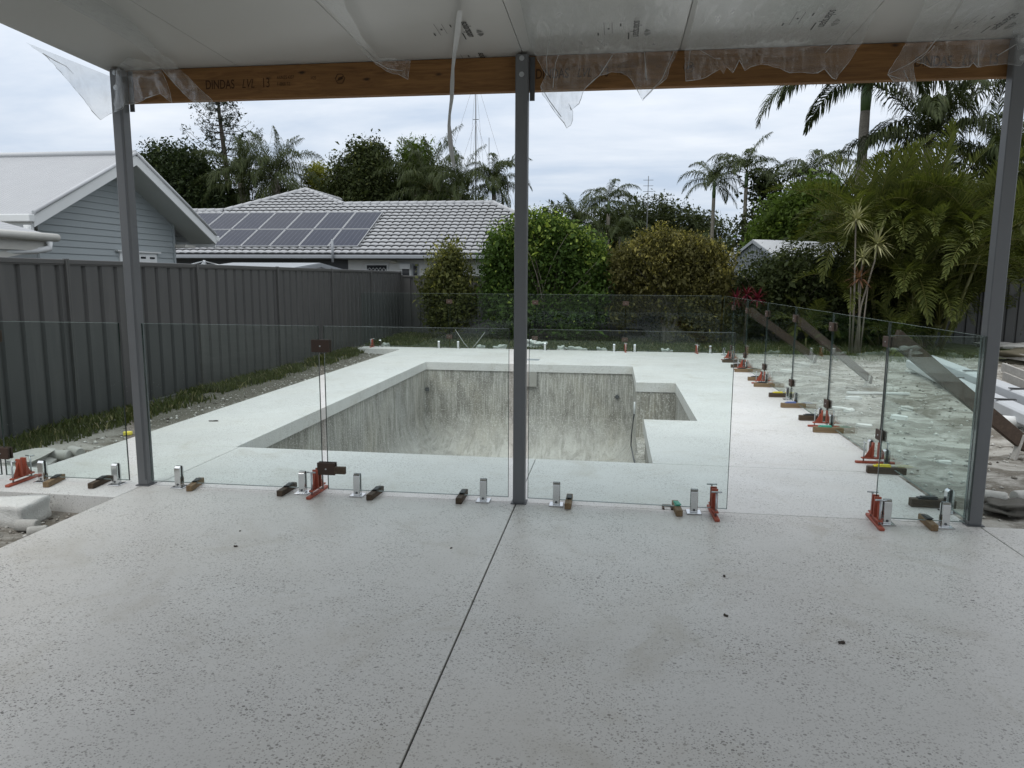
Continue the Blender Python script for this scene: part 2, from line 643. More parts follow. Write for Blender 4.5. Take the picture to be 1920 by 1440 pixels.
def mat_timber(name, a, b, axis='x', scale=1.0, knots=False, rough=0.65):
    m = NT(name)
    sc = {'x': (1.2, 14, 14), 'y': (14, 1.2, 14), 'z': (14, 14, 1.2)}[axis]
    v = m.coord('obj', scale=tuple(s * scale for s in sc))
    g = m.noise(v, 2.2, 6, 0.65, 1.2)
    g2 = m.noise(m.coord('obj', scale=tuple(s * scale * .4 for s in sc)), 1.5, 3, 0.5, 0.8)
    c = m.mix(m.ramp(g, [(0.3, 0.0), (0.7, 1.0)]), a, b)
    c = m.mix(m.math('MULTIPLY', g2, 0.5), c, tuple(x * .6 for x in a))
    if knots:
        k = m.voro(m.coord('obj', scale=(1.0, 1, 2.6)), 2.6)
        k = m.math('ADD', k, m.math('MULTIPLY', m.math('SUBTRACT', m.noise(m.coord('obj'), 30, 3), .5), .06))
        c = m.mix(m.ramp(k, [(0.035, .92), (0.10, 0.0)]), c, (.02, .011, .006))
    return m.done(m.pbsdf(c, rough, 0, 0.25, m.bump(g, 0.25, 0.004)))


M = {}
M['deck'] = mat_deck('honed_concrete', (.64, .637, .62), agg=.95)
M['patio'] = mat_deck('patio_concrete', (.585, .575, .55), wet=0.06, agg=1.15)
M['joint'] = mat_plain('joint_filler', (.10, .10, .095), .8)
M['pool'] = mat_pool()
M['ground'] = mat_ground()
M['steel'] = mat_plain('painted_steel', (.115, .120, .124), .42, 0.0, .5, .12, 3)
M['steel_dark'] = mat_plain('dark_steel', (.075, .08, .085), .45, 0.0, .5, .2, 5)
M['galv'] = mat_plain('galvanised_steel', (.42, .44, .45), .38, .8, .5, .25, 12)
M['lvl'] = mat_timber('laminated_pine', (.125, .060, .020), (.28, .145, .052), 'x', knots=True)
M['ceil'] = mat_plain('white_roof_panel', (.43, .43, .41), .32, 0, .45, .04, 1.2)
M['ink'] = mat_plain('black_ink', (.015, .015, .016), .6, 0, .3, .1)
M['ink_soft'] = mat_plain('faded_brown_ink', (.050, .026, .012), .8, 0, .2, .3, 30)
M['film'] = mat_film()
M['film_edge'] = mat_plain('folded_film_edge', (.45, .46, .455), .35, 0, .5, .2, 30)
M['glass'] = mat_glass()
M['gedge'] = mat_plain('glass_edge', (.17, .205, .195), .15, 0, .6, .3, 4)
M['gedge_dark'] = mat_plain('glass_side_edge', (.018, .030, .027), .15, 0, .6, .3, 4)
M['chrome'] = mat_plain('polished_stainless', (.62, .63, .63), .14, 1.0, .5, .1, 20)
M['rubber'] = mat_plain('black_rubber', (.018, .018, .018), .6)
M['block'] = mat_timber('weathered_pine_offcut', (.13, .085, .045), (.30, .215, .125), 'y')
M['block_dark'] = mat_timber('old_hardwood_offcut', (.045, .032, .022), (.12, .085, .055), 'y')
M['packer'] = mat_plain('black_plastic_packer', (.012, .014, .014), .45)
M['packer_green'] = mat_plain('green_plastic_packer', (.05, .30, .21), .45)
M['packer_yellow'] = mat_plain('yellow_plastic_packer', (.55, .47, .03), .45)
M['packer_blue'] = mat_plain('blue_plastic_packer', (.09, .13, .30), .45)
M['red'] = mat_plain('orange_red_paint', (.30, .068, .038), .55, 0, .4, .5, 26)
M['clampwood'] = mat_plain('brown_clamp_block', (.052, .033, .024), .7, 0, .3, .25, 20)
M['fence'] = mat_plain('charcoal_sheet_steel', (.060, .060, .058), .5, 0, .4, .14, 2.5)
_m = NT('charcoal_sheet_dusty')
_v = _m.coord('pos')
_c = _m.mix(_m.noise(_v, 1.3, 5, .6), (.050, .051, .050), (.068, .068, .066))
_p = _m.n('ShaderNodeSeparateXYZ')
_m.lk(_m.n('ShaderNodeNewGeometry').outputs['Position'], _p.inputs[0])
_low = _m.ramp(_m.math('ADD', _p.outputs[2], .15), [(0.0, 1.0), (.55, 0.0)])
_sp = _m.ramp(_m.noise(_v, 26, 3, .7), [(.66, 0.0), (.70, 1.0)])
_pt = _m.ramp(_m.noise(_v, .8, 3, .5), [(.50, 0.0), (.62, 1.0)])
_c = _m.mix(_m.math('MULTIPLY', _m.math('MULTIPLY', _low, _sp), _pt), _c, (.55, .55, .53))
_st = _m.ramp(_m.noise(_m.coord('pos', scale=(3, 3, .25)), 2.0, 5, .65), [(.52, 0.0), (.75, .5)])
_c = _m.mix(_st, _c, (.095, .094, .090))
M['fence'] = _m.done(_m.pbsdf(_c, .5, 0, .4))
M['fence_rail'] = mat_plain('charcoal_rail', (.066, .066, .064), .45, 0, .4, .12, 2.5)
M['board'] = mat_plain('grey_weatherboard', (.30, .335, .345), .55, 0, .35, .07, 1.5)
M['white'] = mat_plain('white_paint', (.62, .64, .64), .5, 0, .4, .05, 2)
M['offwhite'] = mat_plain('aged_white_paint', (.46, .455, .42), .6, 0, .35, .15, 4)
M['soffit'] = mat_plain('soffit_paint', (.40, .43, .42), .6, 0, .3, .05, 2)
M['darkwall'] = mat_plain('dark_house_wall', (.07, .075, .08), .7)
M['lightwall'] = mat_plain('pale_house_wall', (.58, .59, .58), .7)
M['gutter'] = mat_plain('grey_gutter', (.26, .28, .30), .45)
M['wglass'] = mat_plain('dark_window_glass', (.02, .022, .025), .08, 0, .6, .2)
M['tile'] = None
M['alu'] = mat_plain('aluminium_frame', (.40, .41, .42), .35, .5, .5, .06)
M['bark'] = mat_timber('grey_bark', (.11, .095, .075), (.27, .245, .205), 'z', .5)
M['bark_dark'] = mat_timber('dark_bark', (.035, .028, .022), (.10, .085, .068), 'z', .5)
M['palmtrunk'] = mat_timber('palm_trunk', (.14, .125, .10), (.30, .28, .24), 'x', 1.0)
M['crownshaft'] = mat_plain('green_crownshaft', (.075, .125, .045), .4, 0, .4, .2, 5)
M['styro'] = mat_plain('white_foam', (.60, .60, .575), .85, 0, .2, .25, 12, .8)
M['core'] = mat_plain('concrete_core', (.40, .395, .37), .9, 0, .2, .3, 16, .5)
M['pvc'] = mat_plain('white_pvc', (.58, .59, .58), .4, 0, .4, .08)
M['plank'] = mat_timber('brown_plank', (.040, .026, .018), (.095, .062, .042), 'x')
M['oldplank'] = mat_timber('grey_plank', (.30, .285, .26), (.48, .465, .43), 'x')
M['wire'] = mat_plain('grey_cable', (.16, .16, .16), .6)
M['yellow'] = mat_plain('yellow_foam', (.75, .68, .10), .6)
M['brick'] = mat_plain('cream_brick', (.42, .33, .22), .8)
M['shedwall'] = mat_plain('blue_grey_cladding', (.20, .22, .24), .5, 0, .4, .08)
M['shedroof'] = mat_plain('pale_metal_roof', (.42, .435, .45), .45, 0, .45, .08)

# left house corrugated roof
_m = NT('corrugated_roof')
_v = _m.coord('pos')
_wv = _m.n('ShaderNodeTexWave', wave_type='BANDS', bands_direction='X')
_wv.inputs['Scale'].default_value = 4.2
_m.lk(_v, _wv.inputs[0])
_c = _m.mix(_m.noise(_v, 3, 4), (.285, .293, .305), (.335, .343, .355))
M['corr'] = _m.done(_m.pbsdf(_c, .45, 0, .45, _m.bump(_wv.outputs['Fac'], .5, .02)))
# roof tile
_m = NT('white_roof_tile')
_v = _m.coord('pos')
_c = _m.mix(_m.noise(_v, 2.5, 5, .65), (.29, .298, .308), (.415, .424, .436))
_d = _m.ramp(_m.noise(_m.coord('pos', scale=(1, .6, .6)), .8, 6, .7, .5), [(.52, 0), (.70, .75)])
_g = _m.ramp(_m.noise(_v, 9, 5, .7), [(.45, 0), (.65, 1)])
_c = _m.mix(_m.math('MULTIPLY', _d, _g), _c, (.14, .13, .12))
M['tile'] = _m.done(_m.pbsdf(_c, .6, 0, .35, _m.bump(_m.noise(_v, 40, 3), .2, .01)))
M['tile_lap'] = mat_plain('tile_lap_grime_shade', (.135, .138, .142), .85, 0, .2, .4, 6)  # grime, darkened further to paint in shade of lap gaps and valleys
# solar cell sheet
_m = NT('solar_cells')
_v = _m.coord('obj')
_s = _m.n('ShaderNodeSeparateXYZ')
_m.lk(_v, _s.inputs[0])


def _lines(sock, per, wd):
    fr = _m.math('FRACT', _m.math('DIVIDE', sock, per))
    return _m.math('LESS_THAN', fr, wd)


_l1 = _lines(_s.outputs[0], .1845, .06)
_l2 = _lines(_s.outputs[1], .168, .035)
_l = _m.math('MAXIMUM', _l1, _m.math('MULTIPLY', _l2, .3))
_inf = _m.n('ShaderNodeObjectInfo')
_cc = _m.mix(_inf.outputs['Random'], (.010, .015, .034), (.022, .025, .038))
_cc = _m.mix(_m.noise(_v, 2, 3), _cc, (.034, .037, .050))
_c = _m.mix(_m.math('MULTIPLY', _l, .4), _cc, (.22, .23, .28))
M['cells'] = _m.done(_m.pbsdf(_c, .12, 0, .07))

M['leaf_dark'] = mat_leaf('dark_foliage', (.010, .017, .006), (.063, .080, .026), (.16, .17, .055))
M['leaf_fig'] = mat_leaf('deep_green_foliage', (.007, .014, .005), (.038, .055, .019), (.085, .10, .035))
M['leaf_green'] = mat_leaf('fresh_green_foliage', (.014, .032, .007), (.075, .128, .024), (.26, .33, .065), .3)
M['leaf_lime'] = mat_leaf('lime_foliage', (.030, .055, .010), (.11, .16, .030), (.20, .25, .05), .35)
M['leaf_yellow'] = mat_leaf('yellow_foliage', (.10, .115, .018), (.26, .26, .045), None, .35)
M['leaf_olive'] = mat_leaf('olive_brown_foliage', (.026, .028, .010), (.122, .113, .034), (.30, .265, .075), .3)
M['leaf_bush'] = mat_leaf('olive_green_foliage', (.022, .029, .010), (.105, .114, .032), (.25, .24, .065), .3)
M['leaf_grey'] = mat_leaf('dull_green_foliage', (.016, .024, .009), (.060, .074, .028), (.11, .12, .05))
M['leaf_pine'] = mat_leaf('pine_foliage', (.010, .018, .010), (.028, .042, .020))
M['palm_q'] = mat_leaf('queen_palm_leaf', (.016, .025, .009), (.064, .082, .027), (.16, .145, .055), .25, .4)
M['palm_c'] = mat_leaf('cane_palm_leaf', (.026, .040, .010), (.120, .134, .032), (.28, .25, .09), .35, .5)
M['palm_r'] = mat_leaf('royal_palm_leaf', (.016, .024, .009), (.062, .078, .028), (.17, .16, .09), .25, .4)
M['palm_dry'] = mat_leaf('dry_palm_leaf', (.14, .11, .07), (.26, .21, .14), None, .2)
M['drac'] = mat_leaf('cream_green_strap_leaf', (.20, .21, .10), (.46, .44, .26), None, .3, 3)
M['drac_red'] = mat_leaf('rusty_strap_leaf', (.10, .05, .03), (.24, .13, .08), None, .3, 3)
M['cord_red'] = mat_leaf('crimson_strap_leaf', (.055, .006, .012), (.15, .018, .034), None, .3, 3)
M['grass'] = mat_leaf('grass_blades', (.024, .034, .009), (.090, .108, .032), (.26, .23, .13), .3, 1.2)
M['stalk'] = mat_plain('palm_stalk', (.16, .16, .06), .5, 0, .35, .25, 6)

# ------------------------------------------------------------------ numpy value noise


def _hash(ix, iy, seed):
    h = (ix * 374761393 + iy * 668265263 + seed * 1442695041) & 0xFFFFFFFF
    h = ((h ^ (h >> 13)) * 1274126177) & 0xFFFFFFFF
    return ((h ^ (h >> 16)) & 0xFFFF) / 65535.0


def vnoise(x, y, seed=0):
    ix, iy = np.floor(x).astype(np.int64), np.floor(y).astype(np.int64)
    fx, fy = x - ix, y - iy
    fx, fy = fx * fx * (3 - 2 * fx), fy * fy * (3 - 2 * fy)
    a, b = _hash(ix, iy, seed), _hash(ix + 1, iy, seed)
    c, d = _hash(ix, iy + 1, seed), _hash(ix + 1, iy + 1, seed)
    return (a * (1 - fx) + b * fx) * (1 - fy) + (c * (1 - fx) + d * fx) * fy


def fbm(x, y, octv=5, seed=0):
    s, amp, t = 0, 1.0, 0
    for k in range(octv):
        s = s + amp * (vnoise(x * 2 ** k, y * 2 ** k, seed + k) - .5)
        t += amp
        amp *= .55
    return s / t


def ground_z(X, Y):
    X, Y = np.asarray(X, float), np.asarray(Y, float)
    rough = .16 * fbm(X * .7, Y * .7, 6, 3) + .07 * fbm(X * 3.2, Y * 3.2, 4, 9)
    yard = np.clip((X - 3.1) / .8, 0, 1)
    amp = .35 + .75 * yard
    z = -.135 + rough * amp
    z = z + .05 * np.clip((Y - 12.2) / 3, 0, 1)
    z = z + .03 * np.clip((-4.6 - X) / .8, 0, 1)
    near = np.clip((3.45 - X) / .3, 0, 1) * np.clip((X + 4.6) / .3, 0, 1)
    z = np.where(Y < 12.1, np.minimum(z, -.05 - .03 * near), z)
    return z


# ------------------------------------------------------------------ ground: one sheet to the horizon, open under the pool and slabs
def make_ground():
    xs = np.concatenate([[-400, -150, -60, -25, -12], np.arange(-8, 13.01, .085), [18, 30, 70, 160, 400]])
    ys = np.concatenate([[-120, -40, -15, -6], np.arange(-3, 18.01, .085), [22, 30, 45, 80, 200, 600]])
    GX, GY = np.meshgrid(xs, ys, indexing='ij')
    inside = (GX > -8.01) & (GX < 13.01) & (GY > -3.01) & (GY < 18.01)
    GZ = np.where(inside, ground_z(GX, GY), -.14)
    nx, ny = len(xs), len(ys)
    V = np.stack([GX, GY, GZ], -1).reshape(-1, 3)
    i, j = np.meshgrid(np.arange(nx - 1), np.arange(ny - 1), indexing='ij')
    F = np.stack([i * ny + j, (i + 1) * ny + j, (i + 1) * ny + j + 1, i * ny + j + 1], -1).reshape(-1, 4)
    cx, cy = V[F, 0].mean(1), V[F, 1].mean(1)
    hole = (cx > -4.15) & (cx < 3.0) & (cy > .1) & (cy < 11.55)
    F = F[~hole]
    o = link('ground', mesh_np('ground', V, F, None, M['ground'], smooth=True))
    tag(o, kind='structure')
    return o


make_ground()

# ------------------------------------------------------------------ concrete slabs
TH = .156
XC = -.02           # long joint in the paving
slabs = [
    ('patio_slab', [(-3.04, -9), (XC - .004, -9), (XC - .004, -.018), (-3.04, -.018)], 'patio'),
    ('patio_slab', [(XC + .004, -9), (3.175, -9), (3.175, -.018), (XC + .004, -.018)], 'patio'),
    ('patio_slab', [(3.183, -9), (10, -9), (10, -.06), (3.183, -.06)], 'patio'),
    ('deck_slab', [(-5.72, -.36), (-3.046, -.36), (-3.046, -.010), (-2.959, -.010), (-2.959, 1.331), (-4.26, 1.331), (-4.26, .32), (-5.72, .32)], 'deck'),
    ('deck_slab', [(-2.951, -.010), (XC - .003, -.010), (XC - .003, 1.331), (-2.951, 1.331)], 'deck'),
    ('deck_slab', [(XC + .003, -.010), (3.12, -.010), (3.12, 1.331), (XC + .003, 1.331)], 'deck'),
    ('deck_slab', [(1.05, 1.338), (3.125, 1.338), (3.14, 3.459), (1.05, 3.459)], 'deck'),
    ('deck_slab', [(-4.26, 1.338), (-2.99, 1.338), (-3.03, 8.83), (1.05, 8.83), (1.05, 6.64), (1.68, 6.64), (1.68, 3.466), (3.14, 3.466), (3.24, 11.80),
                   (-5.35, 11.80), (-5.35, 11.30), (-4.28, 11.30)], 'deck'),
]
for nm, poly, mt in slabs:
    b = MB()
    b.prism(poly, -TH, 0.0)
    o = b.build(nm, M[mt], bevel=.004)
    tag(o, kind='structure')
b = MB()
b.box((-3.0, -9, -.14), (3.1, 1.30, -.012))
o = b.build('joint_filler', M['joint'])
tag(o, kind='structure')
b = MB()
b.box((1.06, 3.40, -.15), (3.05, 3.52, -.012))
b.box((-4.2, 1.20, -.15), (-3.03, 1.36, -.012))
o = b.build('joint_filler', M['joint'])
tag(o, kind='structure')


# ------------------------------------------------------------------ pool shell
def make_pool():
    root = empty('swimming_pool', (-1.0, 5.0, -1.75), label='empty unfinished concrete swimming pool set into the pale deck', cat='swimming pool')
    x0, x1, y0, y1 = -3.07, 1.075, 1.31, 8.855
    zb, zt, rr = -1.78, -.158, .75
    levels = [(0, zt), (0, -.45), (0, -.92), (0, zb + rr)]
    for k in range(1, 9):
        a = k / 8 * math.pi / 2
        levels.append((rr * (1 - math.cos(a)), zb + rr * (1 - math.sin(a))))
    mids_y = [3.46, 5.05, 6.655]
    rings = []
    for d, z in levels:
        ax0, ax1, ay0, ay1 = x0 + d, x1 - d, y0 + d, y1 - d
        cr_ = .04 + d * .8
        ring = []

        def corner(cx, cy, a0):
            for k in range(7):
                a = a0 + k / 6 * math.pi / 2
                ring.append((cx + cr_ * math.cos(a), cy + cr_ * math.sin(a), z))
        corner(ax0 + cr_, ay0 + cr_, math.pi)
        corner(ax1 - cr_, ay0 + cr_, -math.pi / 2)
        for my in mids_y:
            ring.append((ax1, my, z))
        corner(ax1 - cr_, ay1 - cr_, 0)
        corner(ax0 + cr_, ay1 - cr_, math.pi / 2)
        rings.append(ring)
    n = len(rings[0])
    V = [p for r_ in rings for p in r_]
    F, FF = [], []
    for i in range(len(rings) - 1):
        for k in range(n):
            j = (k + 1) % n
            if i < 2 and k in (14, 15):
                continue
            (F if i < 3 else FF).append((i * n + k, i * n + j, (i + 1) * n + j, (i + 1) * n + k))
    FF.append(tuple((len(rings) - 1) * n + k for k in range(n)))
    b = MB()
    b.add(V, F, 0, False)
    b.build('wall', M['pool'], root)
    b = MB()
    b.add(V, FF, 0, True)
    b.build('floor', M['pool'], root)
    # bench recess
    b = MB()
    bz = -.92
    rx = 1.695
    b.add([(x1, 3.46, bz), (rx, 3.46, bz), (rx, 6.655, bz), (x1, 6.655, bz), (x1, 3.46, zt), (rx, 3.46, zt), (rx, 6.655, zt), (x1, 6.655, zt)],
          [(0, 1, 2, 3), (0, 4, 5, 1), (1, 5, 6, 2), (2, 6, 7, 3)])
    b.build('bench_recess', M['pool'], root)
    # ledge along the near right wall
    b = MB()
    b.prism([(.93, 1.33), (1.07, 1.33), (1.07, 3.47), (.97, 3.47), (.90, 2.5)], -1.3, -.42)
    b.build('ledge', M['pool'], root)
    # skimmer box below the coping and the two return fittings
    b = MB()
    b.box((-1.20, 8.79, -.44), (-.80, 8.84, -.16))
    b.build('skimmer_mouth', mat_plain('skimmer_render', (.30, .29, .265), .8), root)
    for px, py in ((801, 730), (1157, 744)):
        p = gy(px, py, 8.83)
        b = MB()
        Mx = Matrix.Translation((p[0], 8.835, p[2])) @ Matrix.Rotation(R(0 if px < 1000 else 45), 4, 'Y')
        b.box((-.034, -.02, -.034), (.034, .02, .034), 0, Mx)
        b.build('return_fitting', M['steel_dark'], root)
    # cable hanging down the right wall
    pts = []
    for px, py in ((1189, 776), (1187, 790), (1184, 815), (1183, 835), (1187, 855), (1190, 868)):
        p = gx(px, py, .93)
        pts.append(p)
    b = MB()
    b.tube(pts, .008, 6)
    o = b.build('hanging_cable', M['steel_dark'])
    tag(o, 'thin dark cable hanging down the right wall of the empty pool', 'cable')
    b = MB()
    p = gx(1189, 776, .93)
    b.tube([p, p + np.array([0, .0, .14])], .010, 8)
    o = b.build('pipe_stub', M['pvc'])
    tag(o, 'short white pipe end above the cable on the pool wall', 'pipe')


make_pool()
b = MB()
b.cbox((-1.0, 9.60, .003), (.34, .26, .006))
o = b.build('skimmer_lid', M['gutter'])
tag(o, 'small grey square skimmer cover let into the far pool deck', 'cover')

# ------------------------------------------------------------------ patio roof
ROOFZ = lambda y: 3.188 - .024 * (y - .04)
seams = [-3.16, -2.11, -1.055, 0.0, 1.06, 2.115, 3.17, 4.225, 5.28]


def make_roof():
    root = empty('patio_roof', (-.0, -.0, 3.19), label='white insulated patio roof of wide panels over the slab', cat='roof')
    ya, yb = -7.1, .16
    for i in range(len(seams) - 1):
        a, c = seams[i] + .0022, seams[i + 1] - .0022
        b = MB()
        za, zb = ROOFZ(ya), ROOFZ(yb)
        b.add([(a, ya, za), (c, ya, za), (c, yb, zb), (a, yb, zb), (a, ya, za + .1), (c, ya, za + .1), (c, yb, zb + .1), (a, yb, zb + .1)],
              [(0, 3, 2, 1), (4, 5, 6, 7), (0, 1, 5, 4), (1, 2, 6, 5), (2, 3, 7, 6), (3, 0, 4, 7)])
        b.build('roof_panel', M['ceil'], root)
    b = MB()
    za, zb = ROOFZ(ya), ROOFZ(yb)
    for s in seams[1:-1]:
        b.add([(s - .02, ya, za + .012), (s + .02, ya, za + .012), (s + .02, yb, zb + .012), (s - .02, yb, zb + .012)], [(0, 3, 2, 1)])
    b.build('seam', M['steel_dark'], root)
    # printed maker's marks on the film under the panels
    for k, (x, y) in enumerate(((-.275, -.62), tuple(gz(1198, 42, 3.118)[:2]), tuple(gz(1566, 22, 3.118)[:2]), tuple(gz(1908, 27, 3.118)[:2]))):
        text_mesh('solarspan', .072, (x - .028, y - .01), root, 'printed_logo', .004 if k == 0 else .082)
    for k, (x, y) in enumerate(((-.275, -.05), (-.36, -1.33), (.79, -1.5))):
        text_mesh('solarspan', .072, (x - .028, y - .01), root, 'printed_logo')
    return root


def text_mesh(body, size, xy, root, name, dz=.004):
    cu = bpy.data.curves.new(name, 'FONT')
    cu.body = body
    cu.size = size
    cu.space_character = .96
    cu.offset = .0007
    t = bpy.data.objects.new('tmp', cu)
    COL.objects.link(t)
    dg = bpy.context.evaluated_depsgraph_get()
    me = bpy.data.meshes.new_from_object(t.evaluated_get(dg))
    bpy.data.objects.remove(t)
    x, y = xy
    # reading direction +Y, letter tops +X, facing down
    z = ROOFZ(y) - dz
    Mx = Matrix(((0, 1, 0, x), (1, 0, 0, y), (-.024, 0, -1, z), (0, 0, 0, 1)))
    bm = bmesh.new()
    bm.from_mesh(me)
    # sun-ray emblem: concentric arcs above the middle of the word
    cxx, cyy = size * 2.75, size * .83
    for k in range(6):
        rr = size * (.16 + .085 * k)
        vs = []
        for s in range(9):
            a = R(18 + s * 18)
            vs.append((bm.verts.new((cxx + rr * 1.35 * math.cos(a), cyy + rr * math.sin(a), 0)), bm.verts.new((cxx + (rr + size * .04) * 1.35 * math.cos(a), cyy + (rr + size * .04) * math.sin(a), 0))))
        for s in range(8):
            if s == 4:
                continue
            bm.faces.new((vs[s][0], vs[s][1], vs[s + 1][1], vs[s + 1][0]))
    # fine print: thin rules and small marks beside the word
    for (u0, v0, u1, v1) in ((2.6, -.42, 4.2, -.32), (.2, -1.75, 2.6, -1.72), (.1, -2.4, 2.9, -2.37), (.5, -1.1, 1.1, -1.0), (2.4, -2.95, 3.0, -2.83), (1.4, -2.1, 1.7, -1.95)):
        q = [bm.verts.new((size * a, size * b_, 0)) for a, b_ in ((u0, v0), (u1, v0), (u1, v1), (u0, v1))]
        bm.faces.new(q)
    bm.to_mesh(me)
    bm.free()
    me.transform(Mx)
    me.transform(Matrix.Translation((-root.location[0], -root.location[1], -root.location[2])))
    me.materials.clear()
    me.materials.append(M['ink'])
    return link(name, me, root)


roof = make_roof()


# ------------------------------------------------------------------ beam with printed text, steel posts
def make_beam():
    root = empty('timber_beam', (0, .07, 2.955), label='brown laminated timber beam spanning under the edge of the patio roof', cat='beam')
    b = MB()
    b.box((-3.12, .04, 2.955), (5.28, .103, 3.1845))
    b.build('beam_body', M['lvl'], root, bevel=.003)

    def wr(body, size, x, z, mat, shear=0.0, off=0.0):
        cu = bpy.data.curves.new('t', 'FONT')
        cu.body = body
        cu.size = size
        cu.shear = shear
        cu.offset = off
        t = bpy.data.objects.new('tmp', cu)
        COL.objects.link(t)
        dg = bpy.context.evaluated_depsgraph_get()
        me = bpy.data.meshes.new_from_object(t.evaluated_get(dg))
        bpy.data.objects.remove(t)
        me.transform(Matrix.Translation((x - root.location[0], .0375 - root.location[1], z - root.location[2])) @ Matrix.Rotation(R(90), 4, 'X') @ Matrix.Diagonal((.70, 1, 1, 1)))
        me.materials.clear()
        me.materials.append(mat)
        link('printed_text', me, root)
    soft = M['ink_soft']
    for x0 in (-2.37, .085, 2.55):
        wr('DINDAS', .090, x0, 3.032, soft, 0, .0012)
        wr('LVL', .090, x0 + .285, 3.032, soft, .3)
        wr('13', .096, x0 + .44, 3.032, soft)
        wr('AS/NZS 4357', .034, x0 + .56, 3.085, soft)
        wr('F-8800 TZ', .034, x0 + .56, 3.040, soft)
        wr('H2S', .034, x0 + .82, 3.075, soft)
        b = MB()
        c = (x0 + 1.04, .0375, 3.075)
        pts = [(c[0] + .036 * math.cos(R(60 * k)), c[1], c[2] + .036 * math.sin(R(60 * k))) for k in range(7)]
        for p, q in zip(pts[:-1], pts[1:]):
            b.bar(p, q, .003, .005, 0, (0, 1, 0))
        b.add([(c[0] - .022, c[1], c[2] - .016), (c[0] + .02, c[1], c[2] - .004), (c[0] + .024, c[1], c[2] + .018), (c[0] - .01, c[1], c[2] + .008)], [(0, 1, 2, 3)])
        b.build('printed_emblem', soft, root)


make_beam()


def make_post(x, label, w=.088):
    root = empty('steel_post', (x, -.01, 0), label=label, cat='post', group='steel posts holding up the patio roof')
    b = MB()
    b.cbox((0, 0, 1.59), (w, w, 3.17), ch=.006)
    b.build('shaft', M['steel'], root, world=False)
    b = MB()
    b.cbox((0, 0, .004), (w + .028, w + .028, .008), ch=.002)
    b.build('base_plate', M['steel_dark'], root, world=False)
    b = MB()
    b.cbox((w / 2 + .02, .045, 3.03), (.035, .008, .29))
    b.build('side_bracket', M['steel_dark'], root, world=False)
    for z in (3.04, 3.145):
        b = MB()
        b.tube([(0, -w / 2 + .001, z), (0, -w / 2 - .009, z)], .012, 6, sm=False)
        b.tube([(0, -w / 2 + .001, z), (0, -w / 2 - .002, z)], .018, 10, sm=False)
        b.build('bolt', M['galv'], root, world=False)
    return root


lp = make_post(-3.03, 'grey steel post at the left corner of the patio roof')
b = MB()
b.cbox((.026, -.0445, 1.55), (.006, .003, 3.0))
b.cbox((.036, -.0445, 1.55), (.003, .003, 3.0))
b.build('groove', M['steel_dark'], lp, world=False)
make_post(-.0, 'grey steel post in the middle, in front of the pool')
make_post(3.15, 'grey steel post at the right, beside the corner of the glass')


# ------------------------------------------------------------------ torn protective film hanging off the roof panels
def film(outline, label, seed, plane=-.13, left=None, folds=()):
    rs = random.Random(seed)
    bm = bmesh.new()
    vs = [bm.verts.new((x, y, 0)) for x, y in outline]
    es = [bm.edges.new((vs[i], vs[(i + 1) % len(vs)])) for i in range(len(vs))]
    bmesh.ops.triangle_fill(bm, edges=es, use_beauty=True)
    for _ in range(4):
        lg = [e for e in bm.edges if e.calc_length() > 11]
        if not lg:
            break
        bmesh.ops.subdivide_edges(bm, edges=lg, cuts=1, use_grid_fill=False)
        bmesh.ops.triangulate(bm, faces=bm.faces[:])
    ph = [rs.uniform(0, 6.28) for _ in range(6)]
    root = None
    pts = []

    def place(x, y):
        P = gy(x, y, plane)
        if P[2] > 3.13:
            P = gz(x, y, 3.135)
        if left is not None and x < left:
            Q = gx(x, y, -3.14)
            if Q[1] < P[1] + .8:
                P = Q
        a = 24 * P[0] + 2.5 * P[2]
        wv = .016 * math.sin(a + ph[0]) + .010 * math.sin(a * 2.3 + 9 * P[2] + ph[1]) + .006 * math.sin(31 * P[2] + 47 * P[0] + ph[2])
        dn = max(0, 3.15 - P[2])
        return Vector((P[0] + wv * .3, P[1] - abs(wv) * (1 if dn < .25 else 1.6), min(P[2], 3.15)))
    for v in bm.verts:
        v.co = place(v.co.x, v.co.y)
    bmesh.ops.smooth_vert(bm, verts=[v for v in bm.verts if not v.is_boundary], factor=.4, use_axis_x=True, use_axis_y=True, use_axis_z=True)
    cpt = place(*outline[0])
    root = empty('plastic_film', cpt, label=label, cat='plastic film', group='torn clear film hanging from the patio roof')
    me = bpy.data.meshes.new('sheet')
    for v in bm.verts:
        v.co -= cpt
    for f in bm.faces:
        f.smooth = True
    bm.to_mesh(me)
    bm.free()
    me.materials.append(M['film'])
    link('sheet', me, root)
    # rolled, doubled edge where the film is torn
    b = MB()
    n = len(outline)
    pl = []
    for i in range(n):
        (x, y), (x2, y2) = outline[i], outline[(i + 1) % n]
        st = max(1, int(math.hypot(x2 - x, y2 - y) / 9))
        for s in range(st):
            t = s / st
            pl.append((x + (x2 - x) * t, y + (y2 - y) * t))
    low = [place(x + rs.uniform(-.8, .8), y + rs.uniform(-.8, .8)) for x, y in pl]
    run = []
    for p in low + low[:1]:
        if p.z < 3.12:
            run.append(p)
        else:
            if len(run) > 2:
                b.tube(run, [.0005 + .0022 * rs.random() ** 2 for _ in run], 5)
            run = []
    if len(run) > 2:
        b.tube(run, [.0005 + .0022 * rs.random() ** 2 for _ in run], 5)
    for fo in folds:
        b.tube([place(*p) for p in fo], [.0006 + .0022 * rs.random() for _ in fo], 5)
    if b.v:
        b.build('rolled_edge', M['film_edge'], root)


